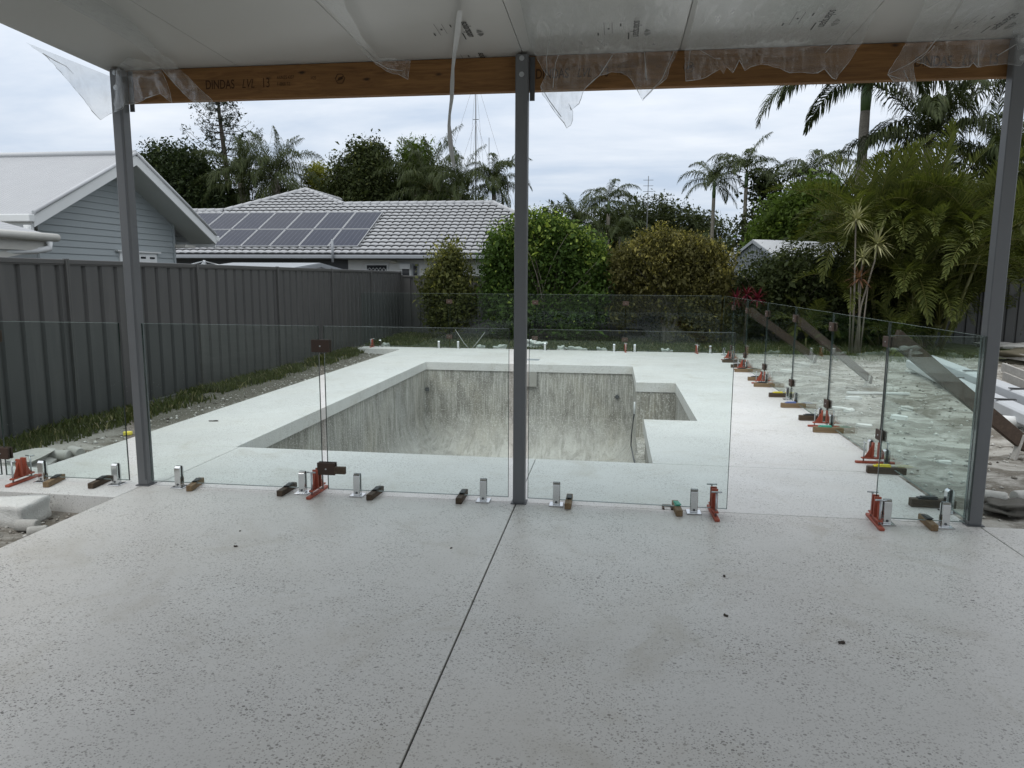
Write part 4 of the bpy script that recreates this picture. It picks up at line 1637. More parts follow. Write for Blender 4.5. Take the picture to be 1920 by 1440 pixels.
def house_tiled():
    Y0, z0, t = 20.5, 2.467, .4877
    root = empty('tiled_house', (-9, 22, -.14), label='low house with white tiled hip roof and solar panels behind the fences', cat='house')
    c_ = 1 / math.sqrt(1 + t * t)

    def v_of(Y):
        return (Y - Y0) / c_
    F = [(-19, 20.5), (.2, 20.5), (-4.37, 25.08), (-10.8, 25.08), (-13.2, 26.76), (-15.9, 24.44), (-19, 24.44)]
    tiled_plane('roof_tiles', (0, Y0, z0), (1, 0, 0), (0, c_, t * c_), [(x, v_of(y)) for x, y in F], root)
    # solid planes under the tiles and the other roof faces
    P = lambda x, y: (x, y, z0 + t * (y - Y0) - .04)
    b = MB()
    b.add([P(*p) for p in F], [tuple(range(7))])
    b.add([(.2, 20.5, z0), (.2, 29.66, z0), (-4.37, 25.08, 4.66)], [(0, 1, 2)])
    b.add([(-4.37, 25.08, 4.66), (.2, 29.66, z0), (-10.8, 29.66, z0), (-10.8, 25.08, 4.66)], [(0, 1, 2, 3)])
    b.add([(-13.2, 26.76, 5.48), (-10.8, 25.08, 4.66), (-9.6, 31, 3.8), (-13.2, 31, 5.48)], [(0, 1, 2, 3)])
    b.add([(-13.2, 26.76, 5.48), (-13.2, 31, 5.48), (-18.5, 31, 2.9), (-15.9, 24.44, 4.36)], [(0, 1, 2, 3)])
    b.add([(-19, 24.44, 4.36), (-15.9, 24.44, 4.36), (-15.9, 28.5, 2.5), (-19, 28.5, 2.5)], [(0, 1, 2, 3)])
    b.build('roof_underlay', M['tile'], root)
    # side face of the taller hip, seen edge on beside its ridge
    e1 = Vector((-10.8, 25.08, 4.70)) - Vector((-13.2, 26.76, 5.52))
    for p, q in (((-4.37, 25.08, 4.73), (-10.8, 25.08, 4.73)), ((-10.8, 25.08, 4.73), (-13.2, 26.76, 5.55)), ((-13.2, 26.76, 5.55), (-15.9, 24.44, 4.43)), ((-15.9, 24.44, 4.43), (-19, 24.44, 4.43)),
                 ((-4.37, 25.08, 4.73), (.2, 20.5, z0 + .03)), ((-13.2, 26.76, 5.55), (-13.2, 31, 5.55))):
        p, q = Vector(p), Vector(q)
        n = max(2, int((q - p).length / .38))
        b = MB()
        for k in range(n):
            a_, c2 = p.lerp(q, k / n), p.lerp(q, min(1, (k + 1.12) / n))
            b.tube([a_, c2], [.115, .095], 8)
        b.build('ridge_capping', M['tile'], root)
    # eave: gutter, fascia, soffit, walls
    b = MB()
    b.box((-19, 20.36, z0 - .13), (.25, 20.49, z0 + .0))
    b.build('gutter', M['gutter'], root, bevel=.02)
    b = MB()
    b.box((-19, 20.50, z0 - .16), (.2, 21.1, z0 - .13))
    b.build('soffit', M['darkwall'], root)
    b = MB()
    b.box((-19, 21.1, -.14), (-9.2, 21.3, z0 - .13))
    b.build('dark_wall', M['darkwall'], root)
    b = MB()
    b.box((-9.19, 21.1, -.14), (-.4, 21.3, z0 - .13))
    b.build('pale_wall', M['lightwall'], root)

    def win(x0, x1, z_0, z_1, m1='white', m2='wglass', d=.03):
        b = MB()
        b.box((x0, 21.1 - d, z_0), (x1, 21.1, z_1))
        f = b.build('window', M[m1], root)
        b = MB()
        b.box((x0 + .06, 21.1 - d - .008, z_0 + .05), (x1 - .06, 21.1 - d + .002, z_1 - .06))
        b.build('pane', M[m2], f)
        return f
    p1, p2 = gy(685, 500, 21.07), gy(728, 500, 21.07)
    f = win(p1[0], p2[0], 1.2, 2.17)
    for k in range(6):
        for s in (-1, 1):
            b = MB()
            xx = p1[0] + .1 + k * (p2[0] - p1[0] - .2) / 5
            b.bar((xx - .07 * s, 21.055, 1.86), (xx + .07 * s, 21.055, 2.02), .012, .012)
            b.build('lattice_bar', M['white'], f)
    q1, q2 = gy(751, 500, 21.07), gy(770, 500, 21.07)
    f = win(q1[0], q2[0], 1.2, 2.17)
    b = MB()
    b.box((q1[0], 20.95, 1.98), (q2[0], 21.06, 2.16))
    b.build('awning', M['white'], f)
    r1, r2 = gy(772, 500, 21.07), gy(785, 500, 21.07)
    win(r1[0], r2[0], 1.2, 2.17, 'gutter')
    s1, s2 = gy(490, 500, 21.07), gy(545, 500, 21.07)
    win(s1[0], s2[0], 1.2, 2.0, 'darkwall')
    b = MB()
    c = gy(738, 491, 21.0)
    b.tube([(c[0] - .12, 21.0, c[2]), (c[0] - .06, 20.98, c[2] + .02), (c[0] + .06, 20.98, c[2] + .02), (c[0] + .12, 21.0, c[2])], [.03, .07, .07, .03], 8)
    b.build('eave_light', M['offwhite'], root)
    b = MB()
    c = gy(624, 490, 20.3)
    b.tube([(c[0], 20.3, 2.2), (c[0], 20.3, 3.02)], .045, 8)
    b.build('vent_pipe', M['gutter'], root)
    # solar panels, two rows
    w_, pit = 1.128, 1.15
    ang = math.atan(t)
    me_f, me_c = MB(), MB()
    for row, (ya, yb) in enumerate(((20.92, 22.36), (22.40, 23.98))):
        L = (yb - ya) / c_
        fb, cb = MB(), MB()
        for (x0, x1, y0, y1) in ((0, w_, 0, .022), (0, w_, L - .022, L), (0, .022, .0221, L - .0221), (w_ - .022, w_, .0221, L - .0221)):
            fb.box((x0, y0, 0), (x1, y1, .04))
        fm = fb.mesh('panel_frame', M['alu'])
        cb.box((.02, .02, .005), (w_ - .02, L - .02, .034))
        cm = cb.mesh('cell_sheet', M['cells'])
        for k in range(8):
            x = -8.72 - pit * (k + 1)
            loc = Vector((x, ya, z0 + t * (ya - Y0) + .10)) - Vector(root.location)
            f = link('solar_panel', fm, root, loc, (ang, 0, 0))
            link('cell_sheet', cm, f)
    b = MB()
    for y in (21.2, 22.1, 22.8, 23.6):
        zz = z0 + t * (y - Y0) + .08
        b.box((-18.4, y - .02, zz - .03), (-8.62, y + .02, zz + .01))
    b.build('mounting_rail', M['alu'], root)


house_tiled()


# ------------------------------------------------------------------ sheds and other small structures behind the fences
def shed(name, loc, w_, d_, hw, hr, label, wallm, roofm, rz=0.0, door=False):
    root = empty(name, loc, rz, label, 'shed')
    b = MB()
    b.add([(-w_ / 2, 0, 0), (w_ / 2, 0, 0), (w_ / 2, 0, hw), (0, 0, hr), (-w_ / 2, 0, hw), (-w_ / 2, d_, 0), (w_ / 2, d_, 0), (w_ / 2, d_, hw), (0, d_, hr), (-w_ / 2, d_, hw)],
          [(0, 1, 2, 3, 4), (1, 6, 7, 2), (6, 5, 9, 8, 7), (5, 0, 4, 9)])
    b.build('wall', wallm, root, world=False)
    n = int(w_ / .09)
    for k in range(n):
        x = -w_ / 2 + (k + .5) * w_ / n
        zt = hw + (hr - hw) * (1 - abs(x) / (w_ / 2)) - .02
        b = MB()
        b.box((x - .018, -.022, .05), (x + .018, -.001, zt))
        b.build('rib', wallm, root, world=False)
    for s in (-1, 1):
        b = MB()
        ov = .06
        xe = s * (w_ / 2 + ov)
        ze = hw - (hr - hw) * ov / (w_ / 2)
        b.add([(0, -.08, hr + .02), (xe, -.08, ze + .02), (xe, d_ + .08, ze + .02), (0, d_ + .08, hr + .02), (0, -.08, hr + .06), (xe, -.08, ze + .06), (xe, d_ + .08, ze + .06), (0, d_ + .08, hr + .06)],
              [(0, 1, 2, 3), (4, 7, 6, 5), (0, 4, 5, 1), (1, 5, 6, 2), (2, 6, 7, 3)])
        b.build('roof_sheet', roofm, root, world=False)
        b = MB()
        b.bar((0, -.095, hr - .01), (xe, -.095, ze - .01), .02, .10)
        b.build('barge', M['gutter'], root, world=False)
    return root


shed('garden_shed', (5.55, 22.0, -.14), 2.1, 5.5, 2.60, 3.16, 'grey garden shed with pale metal roof behind the back fence', M['shedwall'], M['shedroof'], R(-58))
shed('low_shed', (-7.4, 14.0, -.14), 4.4, 2.4, 1.93, 2.13, 'low pale shed gable just showing above the left fence', M['shedwall'], M['gutter'], R(90))


def pavilion():
    p = gy(1822, 470, 19.5)
    root = empty('pavilion', (p[0], 19.5, -.14), 0, 'small dark pavilion with white hip roof at the right back fence', 'pavilion')
    b = MB()
    b.add([(-1.5, -1.0, 2.75), (.55, -1.0, 2.75), (.55, 1.4, 2.75), (-1.5, 1.4, 2.75), (-.5, .2, 3.15)], [(0, 1, 4), (1, 2, 4), (2, 3, 4), (3, 0, 4)])
    b.build('roof_sheet', M['shedroof'], root, world=False)
    b = MB()
    b.box((-1.5, -1.0, 2.55), (.55, 1.4, 2.745))
    b.build('fascia', M['gutter'], root, world=False)
    for x in (-.2, .3):
        b = MB()
        b.box((x, -.9, 0), (x + .3, -.75, 2.55))
        b.build('pavilion_post', M['shedwall'], root, world=False)


pavilion()


def clothes_hoist():
    c = gx(383, 497, -7.4)
    root = empty('clothes_hoist', (c[0], c[1], -.14), 0, 'grey metal arms of a clothes hoist peeping over the left fence', 'clothes hoist')
    b = MB()
    b.tube([(0, 0, 0), (0, 0, 2.12)], .03, 8)
    b.build('mast', M['galv'], root, world=False)
    for k in range(4):
        a = R(20 + 90 * k)
        b = MB()
        b.tube([(0, 0, 2.10), (.9 * math.cos(a), .9 * math.sin(a), 1.86)], .014, 6)
        b.build('arm', M['galv'], root, world=False)


clothes_hoist()


def mast(px, ytop, Y, label, rad=.04, guys=True, yagi=False):
    t = gy(px, ytop, Y)
    root = empty('antenna_mast', (t[0], Y, -.14), 0, label, 'antenna mast')
    h = t[2] + .14
    b = MB()
    b.tube([(0, 0, 0), (0, 0, h * .6), (0, 0, h)], [rad, rad * .85, rad * .6], 6)
    b.build('pole', M['steel_dark'], root, world=False)
    b = MB()
    for k, z in ((0, h * .80), (1, h * .62), (2, h * .42)):
        b.bar((-.16, 0, z), (.16, 0, z), .03, .03)
    b.build('cross_arm', M['steel_dark'], root, world=False)
    if guys:
        for a in range(4):
            an = R(25 + 90 * a)
            for z, rr in ((h * .97, 3.2), (h * .80, 2.6), (h * .6, 2.2)):
                b = MB()
                b.tube([(0, 0, z), (rr * math.cos(an), rr * math.sin(an), 2.5)], .006, 3, cap=False)
                b.build('guy_wire', M['wire'], root, world=False)
    if yagi:
        for k in range(5):
            b = MB()
            b.bar((-.25, 0, h - .2 - .28 * k), (.25, 0, h - .2 - .28 * k), .02, .02)
            b.build('aerial_rod', M['steel_dark'], root, world=False)


mast(892, 130, 34, 'tall thin radio mast with guy wires above the tiled roof')
mast(917, 258, 36, 'shorter thin mast right of the tall radio mast', .03, False)
mast(953, 345, 33, 'short antenna mast at the right end of the tiled roof ridge', .03, False)
mast(1216, 330, 33, 'television aerial on a pole above the round trees', .03, False, True)

# ------------------------------------------------------------------ vegetation


def leaf_cloud(centers, radii, n, size, seed, shell=.30, aspect=.5, lump=.22, outw=.55, gravity=0.0, zmin=None, droop=0.0, topyoung=0.0, clump=60):
    """n rhombic leaves spread through overlapping lumpy ellipsoids; returns V, F4, rnd"""
    rg = np.random.default_rng(seed)
    centers, radii = np.array(centers, float), np.array(radii, float)
    wts = np.prod(radii, 1) ** (2 / 3)
    k = rg.choice(len(centers), n, p=wts / wts.sum())
    d = rg.normal(size=(n, 3))
    d /= np.linalg.norm(d, axis=1)[:, None]
    # clumpy radius: low frequency bumps on the sphere
    ph = rg.uniform(0, 6.28, (len(centers), 6))
    p = ph[k]
    bump = (np.sin(d[:, 0] * 4.1 + p[:, 0]) * np.sin(d[:, 1] * 3.7 + p[:, 1]) + np.sin(d[:, 2] * 5.3 + p[:, 2]) * np.sin(d[:, 0] * 6.1 + p[:, 3]) + .6 * np.sin(d[:, 1] * 9 + p[:, 4]) * np.sin(d[:, 2] * 8 + p[:, 5])) / 2
    r = 1 - np.abs(rg.normal(size=n)) * shell + lump * bump
    r = np.clip(r, .12, 1.10)
    c = centers[k] + d * radii[k] * r[:, None]
    # second level clumping: pull leaves towards twig centres
    nt_ = max(8, n // clump)
    tw = c[rg.integers(0, n, nt_)]
    ti = rg.integers(0, nt_, n)
    use = rg.random(n) < .80
    jit = np.clip(rg.normal(size=(n, 3)), -1.5, 1.5) * size * (1.1 + clump / 45.0)
    c = np.where(use[:, None], tw[ti] + jit, c)
    if zmin is not None:
        c[:, 2] = np.maximum(c[:, 2], zmin + rg.random(n) * .1)
    nrm = d * outw + rg.normal(size=(n, 3)) * .6 + np.array([0, 0, .35])
    nrm /= np.linalg.norm(nrm, axis=1)[:, None]
    ax = rg.normal(size=(n, 3)) + np.array([0, 0, -droop])
    ax -= nrm * (ax * nrm).sum(1)[:, None]
    ax /= np.linalg.norm(ax, axis=1)[:, None] + 1e-9
    bx = np.cross(nrm, ax)
    L = size * np.exp(rg.normal(size=n) * .38)
    L = L * np.where(rg.random(n) < .12, 1.45, 1.0)
    a = ax * (L / 2)[:, None]
    bb = bx * (L * aspect / 2)[:, None]
    fold = nrm * (L * .10)[:, None]
    V = np.stack([c - a, c + bb + fold - a * .1, c + a, c - bb + fold - a * .1], 1).reshape(-1, 3)
    F = np.arange(n * 4).reshape(n, 4)
    top = (c[:, 2] - c[:, 2].min()) / (np.ptp(c[:, 2]) + 1e-6)
    rnd = np.clip(rg.random(n) * .85 + .0 * top, 0, 1)
    # young leaves at the outer skin
    young = (r > .96) & (d[:, 2] > .1) & (rg.random(n) < .55)
    rnd = np.where(young, .84 + .16 * rg.random(n), rnd)
    if topyoung:
        tz = (top > .70 + .12 * np.sin(c[:, 0] * 3.1)) & (rg.random(n) < topyoung)
        rnd = np.where(tz, .84 + .16 * rg.random(n), rnd)
    return V, F, rnd


def limbs(b, base, targets, r0, seed, fork=.45):
    rs = random.Random(seed)
    base = Vector(base)
    for t in targets:
        t = Vector(t)
        mid = base.lerp(t, fork)
        mid += Vector((rs.uniform(-.12, .12), rs.uniform(-.12, .12), rs.uniform(0, .15))) * (t - base).length
        pts = []
        for k in range(7):
            s = k / 6
            pts.append(base * (1 - s) ** 2 + mid * 2 * s * (1 - s) + t * s * s)
        b.tube(pts, [r0 * (1 - .82 * k / 6) for k in range(7)], 6)


def tree(name, loc, blobs, n, size, leafm, label, cat='tree', barkm='bark_dark', r0=.16, trunk_h=None, seed=1, multi=1, branches=None, **kw):
    """blobs: (dx, dy, z, rx, ry, rz) relative to loc"""
    root = empty(name, loc, 0, label, cat)
    cs = [(q[0], q[1], q[2]) for q in blobs]
    rs_ = [(q[3], q[4], q[5]) for q in blobs]
    V, F, rnd = leaf_cloud(cs, rs_, n, size, seed, **kw)
    link('crown', mesh_np('crown', V, F, None, M[leafm], rnd), root)
    b = MB()
    rs = random.Random(seed)
    th = trunk_h if trunk_h is not None else min(q[2] - q[5] for q in blobs) + .4
    th = max(th, .3)
    for m_ in range(multi):
        ox, oy = (rs.uniform(-.25, .25), rs.uniform(-.2, .2)) if multi > 1 else (0, 0)
        b.tube([(ox * .6, oy * .6, -.1), (ox * .8, oy, th * .5), (ox * 1.4, oy * 1.2, th)], [r0 * 1.15, r0, r0 * .82], 8)
        sub = cs[m_::multi] if multi > 1 else cs
        limbs(b, (ox * 1.4, oy * 1.2, th - .05), sub, r0 * .6, seed + m_)
    b.build('trunk', M[barkm], root, world=False)
    if branches:
        b = MB()
        for q in range(branches):
            c = cs[rs.randrange(len(cs))]
            rr = rs_[0]
            tgt = (c[0] + rs.uniform(-.8, .8) * rr[0], c[1] - rs.uniform(.2, .85) * rr[1], c[2] + rs.uniform(-.8, .5) * rr[2])
            limbs(b, (rs.uniform(-.3, .3), -.1, th * .6), [tgt], r0 * .28, seed + 40 + q)
        b.build('bare_branch', M['bark'], root, world=False)
    return root


# ---- palms
def frond_mesh(name, L, e0, droop, n, ll, wid, mat, hang=.35, plum=0.0, seed=0, rach=.018, spread=1.0, lift0=.3):
    rg = np.random.default_rng(seed)
    m_ = 22
    s = np.linspace(0, 1, m_)
    ang = e0 - droop * s ** 1.35
    ds = L / (m_ - 1)
    px = np.concatenate([[0], np.cumsum(np.cos(ang[:-1]) * ds)])
    pz = np.concatenate([[0], np.cumsum(np.sin(ang[:-1]) * ds)])
    V, F4, F3, rnd = [], [], [], []
    # rachis: thin three sided rod
    for i in range(m_):
        r_ = rach * (1 - .85 * s[i])
        t = np.array([math.cos(ang[i]), 0, math.sin(ang[i])])
        nn_ = np.array([-t[2], 0, t[0]])
        c = np.array([px[i], 0, pz[i]])
        V += [c + nn_ * r_, c + np.array([0, r_, 0]) - nn_ * r_ * .5, c - np.array([0, r_, 0]) - nn_ * r_ * .5]
    for i in range(m_ - 1):
        for k in range(3):
            j = (k + 1) % 3
            F4.append((i * 3 + k, i * 3 + j, i * 3 + 3 + j, i * 3 + 3 + k))
            rnd.append(.9)
    for i in range(n):
        q = .14 + .86 * (i + .5) / n
        fi = q * (m_ - 1)
        i0 = min(int(fi), m_ - 2)
        f = fi - i0
        c = np.array([px[i0] * (1 - f) + px[i0 + 1] * f, 0, pz[i0] * (1 - f) + pz[i0 + 1] * f])
        a = ang[i0]
        t = np.array([math.cos(a), 0, math.sin(a)])
        up = np.array([-t[2], 0, t[0]])
        prof = (.55 + .45 * math.sin(math.pi * min(1, q * 1.05) ** .8)) * (1 - .55 * max(0, q - .75) / .25)
        for side in (-1, 1):
            lg = ll * prof * rg.uniform(.85, 1.12)
            fw = .35 + .75 * q + rg.uniform(-.12, .12)
            lift = lift0 + rg.normal() * (.12 + plum)
            d = np.array([0, side * spread, 0]) * math.cos(fw) + t * math.sin(fw) + up * lift
            d /= np.linalg.norm(d)
            dn = np.array([0, 0, -1.0])
            d2 = d + dn * hang * rg.uniform(.7, 1.3) * 1.6
            d2 /= np.linalg.norm(d2)
            d3 = d2 + dn * hang * rg.uniform(.8, 1.5) * 2.0
            d3 /= np.linalg.norm(d3)
            wv = np.cross(d, up)
            wv /= np.linalg.norm(wv) + 1e-9
            p1 = c + d * lg * .35
            p2 = p1 + d2 * lg * .35
            p3 = p2 + d3 * lg * .30
            b_ = len(V)
            V += [c - wv * wid * .25, c + wv * wid * .25, p1 + wv * wid * .5, p1 - wv * wid * .5, p2 + wv * wid * .42, p2 - wv * wid * .42, p3]
            F4 += [(b_, b_ + 1, b_ + 2, b_ + 3), (b_ + 3, b_ + 2, b_ + 4, b_ + 5)]
            rv = rg.random() * .85
            rnd += [rv, rv]
            F3.append((b_ + 5, b_ + 4, b_ + 6))
    # order of faces in mesh_np: quads first, then triangles
    r3 = [rg.random() * .9 for _ in F3]
    return mesh_np(name, np.array(V), np.array(F4), np.array(F3), mat, np.array(rnd + r3))


_fr = {}


def fronds(kind):
    if kind in _fr:
        return _fr[kind]
    K = {  # L, leaflets, leaflet length, width, hang, plumose
        'queen': (2.8, 74, .72, .028, .85, .30, 'palm_q'),
        'royal': (3.3, 92, .74, .040, .85, .22, 'palm_r'),
        'cane': (2.3, 44, .50, .029, .13, .03, 'palm_c'),
        'alex': (2.2, 46, .62, .036, .70, .10, 'palm_q'),
        'small': (1.15, 30, .36, .032, .2, .05, 'palm_c'),
    }[kind]
    L, n, ll, wd, hang, plum, mt = K
    out_ = []
    for k, (e, dr) in enumerate(((82, 60), (68, 110), (52, 125), (32, 120), (6, 90), (-28, 50))):
        for v in range(2):
            out_.append(frond_mesh('frond', L * (1 + .08 * v), R(e + 4 * v), R(dr - 8 * v), n, ll, wd, M[mt], hang, plum, seed=k * 7 + v + len(kind), rach=.02 if kind != 'small' else .01, lift0=.6 if kind == 'cane' else .3))
    _fr[kind] = out_
    return out_


def add_fronds(root, top, kind, count, seed, scale=1.0, levels=(0, 5), azs=None):
    rs = random.Random(seed)
    fr = fronds(kind)
    for i in range(count):
        lv = levels[0] + (levels[1] - levels[0]) * (i + .5) / count
        k = min(11, int(lv) * 2 + rs.randrange(2))
        az = azs[i % len(azs)] + rs.uniform(-.15, .15) if azs else i * 2.39996 + rs.uniform(-.3, .3)
        o = link('frond', fr[k], root, top, (rs.uniform(-.25, .25), rs.uniform(-.08, .08), az))
        s = scale * rs.uniform(.86, 1.12)
        o.scale = (s, s, s)


def palm(kind, X, Y, ztop, label, r0, nf, seed, scale=1.0, shaft=None, levels=(0, 5), lean=0.0, skirt=0, name='palm_tree', gz0=-.14):
    root = empty(name, (X, Y, gz0), 0, label, 'palm')
    h = ztop - gz0
    b = MB()
    n = 14
    pts = [(lean * (k / n) ** 2, 0, h * k / n) for k in range(n + 1)]
    b.tube(pts, [r0 * (1.25 - .35 * min(1, k / n * 3) - .1 * k / n + (.04 if k % 2 else 0)) for k in range(n + 1)], 10)
    b.build('trunk', M['palmtrunk'], root, world=False)
    top = (lean, 0, h)
    if shaft:
        b = MB()
        b.tube([(lean, 0, h - .02), (lean, 0, h + shaft * .3), (lean, 0, h + shaft * .8), (lean, 0, h + shaft)], [r0 * .80, r0 * .92, r0 * .72, r0 * .45], 10)
        b.build('crownshaft', M['crownshaft'], root, world=False)
        top = (lean, 0, h + shaft * .9)
    add_fronds(root, top, kind, nf, seed, scale, levels)
    if skirt:
        b = MB()
        rs = random.Random(seed)
        for k in range(skirt):
            a = rs.uniform(0, 6.28)
            e = Vector((lean + .35 * math.cos(a), .35 * math.sin(a), h - rs.uniform(.5, 1.1)))
            b.bar((lean, 0, h - .1), e, .07, .02)
        b.build('old_leaf_base', M['bark'], root, world=False)
    return root


def cane_clump(X, Y, label, stems, seed, scale=1.0, spread=.5, gz0=-.12):
    root = empty('cane_palm', (X, Y, gz0), 0, label, 'palm')
    rs = random.Random(seed)
    for k in range(stems):
        a = rs.uniform(0, 6.28)
        r_ = spread * math.sqrt(rs.random())
        bx, by = r_ * .5 * math.cos(a), r_ * .5 * math.sin(a)
        h = rs.uniform(.5, 2.5) * scale
        tx, ty = bx + r_ * 1.1 * math.cos(a), by + r_ * 1.1 * math.sin(a)
        b = MB()
        b.tube([(bx, by, 0), (bx * .5 + tx * .5, by * .5 + ty * .5, h * .5), (tx, ty, h)], [.045, .04, .03], 7)
        b.build('cane', M['stalk'], root, world=False)
        add_fronds(root, (tx, ty, h), 'cane', rs.randrange(8, 11), seed * 31 + k, scale * rs.uniform(.8, 1.1), (0, 3.5))
    return root


# ---- hedges and shrubs in front of the back fence
def W(px, py, Y):
    return gy(px, py, Y)


tree('small_bush', (-3.95, 14.9, -.1), [(0, 0, 2.0, .62, .6, .85), (-.3, 0, 1.5, .75, .6, .7), (.35, -.1, 1.3, .75, .6, .7), (0, -.15, .8, .85, .6, .5), (.1, 0, 2.35, .4, .4, .5)], 15000, .085, 'leaf_bush',
     'rounded olive bush in front of the dark fence corner, left of the green hedge', 'bush', r0=.05, trunk_h=.5, seed=21, multi=3, branches=4, lump=.3, topyoung=.4)
gb = []
for cx, cz, rx, rz in ((-1.15, 1.9, .85, 1.0), (-.3, 2.3, .8, 1.0), (.55, 2.2, .8, 1.0), (1.15, 1.7, .7, .95), (-1.2, 2.7, .55, .6), (.0, 2.95, .7, .5), (.9, 2.65, .55, .5), (-.6, 1.0, .9, .8), (.5, 1.0, .9, .8), (-1.3, .9, .7, .7), (1.3, .9, .6, .7), (-1.5, 2.6, .40, .5), (1.45, 2.35, .40, .5), (-1.6, 1.5, .40, .7), (1.6, 1.4, .38, .7), (-.8, .35, .7, .4), (.7, .35, .8, .4)):
    gb.append((cx, 0, cz, rx, .8, rz))
_rs = random.Random(3)
for _k in range(22):
    _a = _rs.uniform(0, 3.14)
    gb.append((1.75 * math.cos(_a) * _rs.uniform(.8, 1.02), _rs.uniform(-.7, .5), 1.9 + 1.45 * math.sin(_a) * _rs.uniform(.8, 1.02), _rs.uniform(.16, .34), .3, _rs.uniform(.2, .42)))
    _a = _rs.uniform(0, 3.14)
tree('hedge_shrub', (-1.25, 15.1, -.1), gb, 62000, .088, 'leaf_green', 'big bright green hedge shrub behind the middle steel post', 'hedge', r0=.07, trunk_h=.4, seed=22, multi=4, branches=12, shell=.34, lump=.26, topyoung=.40)
ob = []
for cx, cz, rx, rz in ((-1.1, 1.9, .75, .85), (-.3, 2.2, .8, .85), (.5, 2.15, .8, .85), (1.15, 1.85, .65, .85), (-.7, 2.45, .6, .55), (.35, 2.6, .7, .45), (-.5, 1.4, .9, .7), (.6, 1.35, .9, .75), (1.2, 1.3, .55, .7), (-1.2, 1.4, .6, .7), (-1.4, 2.2, .4, .45), (1.45, 2.2, .4, .45), (.6, .75, .9, .5), (1.3, .7, .5, .5), (-1.45, .9, .4, .5)):
    ob.append((cx, 0, cz, rx, .8, rz))
for _k in range(20):
    _a = _rs.uniform(-.3, 3.44)
    ob.append((1.6 * math.cos(_a) * _rs.uniform(.82, 1.02), _rs.uniform(-.7, .5), 1.9 + 1.1 * math.sin(_a) * _rs.uniform(.82, 1.02), _rs.uniform(.16, .34), .3, _rs.uniform(.16, .34)))
tree('hedge_shrub', (2.15, 15.1, -.1), ob, 62000, .072, 'leaf_olive', 'olive brown weeping hedge shrub with pale trunks, right of the green hedge', 'hedge', barkm='bark', r0=.075, trunk_h=.9, seed=23, multi=5, shell=.3, lump=.22, droop=1.2, topyoung=.45)
for _o in bpy.data.objects:
    if _o.name.startswith('hedge_shrub'):
        _o.scale = (.88, .95, .97)
    elif _o.name.startswith('small_bush'):
        _o.scale = (.80, .9, .96)
tree('understorey_shrub', (2.9, 15.6, -.1), [(0, 0, .7, .7, .5, .6), (-.8, 0, .5, .5, .4, .45)], 5000, .09, 'leaf_dark', 'dark leafy shrub under the olive hedge, near the red plant', 'bush', r0=.03, trunk_h=.2, seed=24)
tree('garden_shrub', (5.2, 15.3, -.1), [(-.7, 0, 1.6, .7, .7, .8), (.2, 0, 1.9, .8, .7, .7), (.9, 0, 1.5, .8, .7, .9), (-.2, .1, 1.0, 1.1, .6, .6), (1.5, 0, 1.0, .7, .6, .8)], 26000, .085, 'leaf_dark',
     'dark tangled shrub with bare branches below the garden shed', 'bush', barkm='bark', r0=.05, trunk_h=.35, seed=25, multi=4, branches=16, shell=.4, lump=.3)
tree('garden_shrub', (7.6, 15.6, -.1), [(0, 0, 1.2, 1.0, .6, 1.0), (1.0, 0, 1.0, .8, .6, .9), (-.6, 0, .7, .7, .5, .6)], 14000, .08, 'leaf_dark', 'dark small-leaved shrub under the cane palms', 'bush', r0=.04, trunk_h=.3, seed=26, branches=5)
tree('garden_shrub', (4.1, 15.8, -.1), [(0, 0, 1.0, .6, .5, .7), (.4, 0, .7, .6, .5, .5)], 6000, .08, 'leaf_grey', 'low dull green shrub right of the red-leaved plant', 'bush', r0=.03, trunk_h=.2, seed=27, branches=4)


def strap_head(b_, c, n, L, wd, seed, up=.2):
    rg = np.random.default_rng(seed)
    V, F4, F3, rn = [], [], [], []
    for i in range(n):
        az = i * 2.39996 + rg.uniform(-.2, .2)
        el = R(78) - R(122) * (i / n) ** .75 + rg.uniform(-.1, .1)
        d = np.array([math.cos(az) * math.cos(el), math.sin(az) * math.cos(el), math.sin(el)])
        d2 = d + np.array([0, 0, -.35])
        d2 /= np.linalg.norm(d2)
        w_ = np.cross(d, [0, 0, 1])
        w_ /= np.linalg.norm(w_) + 1e-6
        l = L * rg.uniform(.8, 1.15)
        p0 = np.array(c)
        p1 = p0 + d * l * .5
        p2 = p1 + d2 * l * .5
        k = len(V)
        V += [p0 - w_ * wd * .3, p0 + w_ * wd * .3, p1 + w_ * wd * .5, p1 - w_ * wd * .5, p2]
        F4.append((k, k + 1, k + 2, k + 3))
        F3.append((k + 3, k + 2, k + 4))
        rn.append(rg.random())
    return np.array(V), np.array(F4), np.array(F3), np.array(rn + rn)


def dracaena():
    base = np.array([gy(1608, 600, 13.2)[0], 13.2, -.1])
    root = empty('dracaena', base, 0, 'tall dracaena with thin bare stems and cream striped rosettes', 'plant')
    heads = [((1605, 412), 58, .52, 'drac'), ((1645, 458), 64, .56, 'drac'), ((1617, 483), 34, .40, 'drac'), ((1611, 522), 40, .42, 'drac_red')]
    for i, ((px, py), n, L, mt) in enumerate(heads):
        h = gy(px, py, 13.2) - base
        V, F4, F3, rn = strap_head(None, h, n, L, .040, 50 + i)
        link('rosette', mesh_np('rosette', V, F4, F3, M[mt], rn), root)
        b = MB()
        x0 = (-.08 + .05 * i)
        b.tube([(x0, 0, 0), (x0 * .8 + h[0] * .25, 0, h[2] * .45), (h[0] * .9, 0, h[2] * .85), h], [.030, .022, .018, .015], 7)
        b.build('stem', M['bark'], root, world=False)
    b = MB()
    for sx in (-.12, .12):
        b.tube([(sx, .05, 0), (sx * 1.6, .05, 1.6)], [.022, .014], 6)
    b.build('stem', M['bark'], root, world=False)


dracaena()


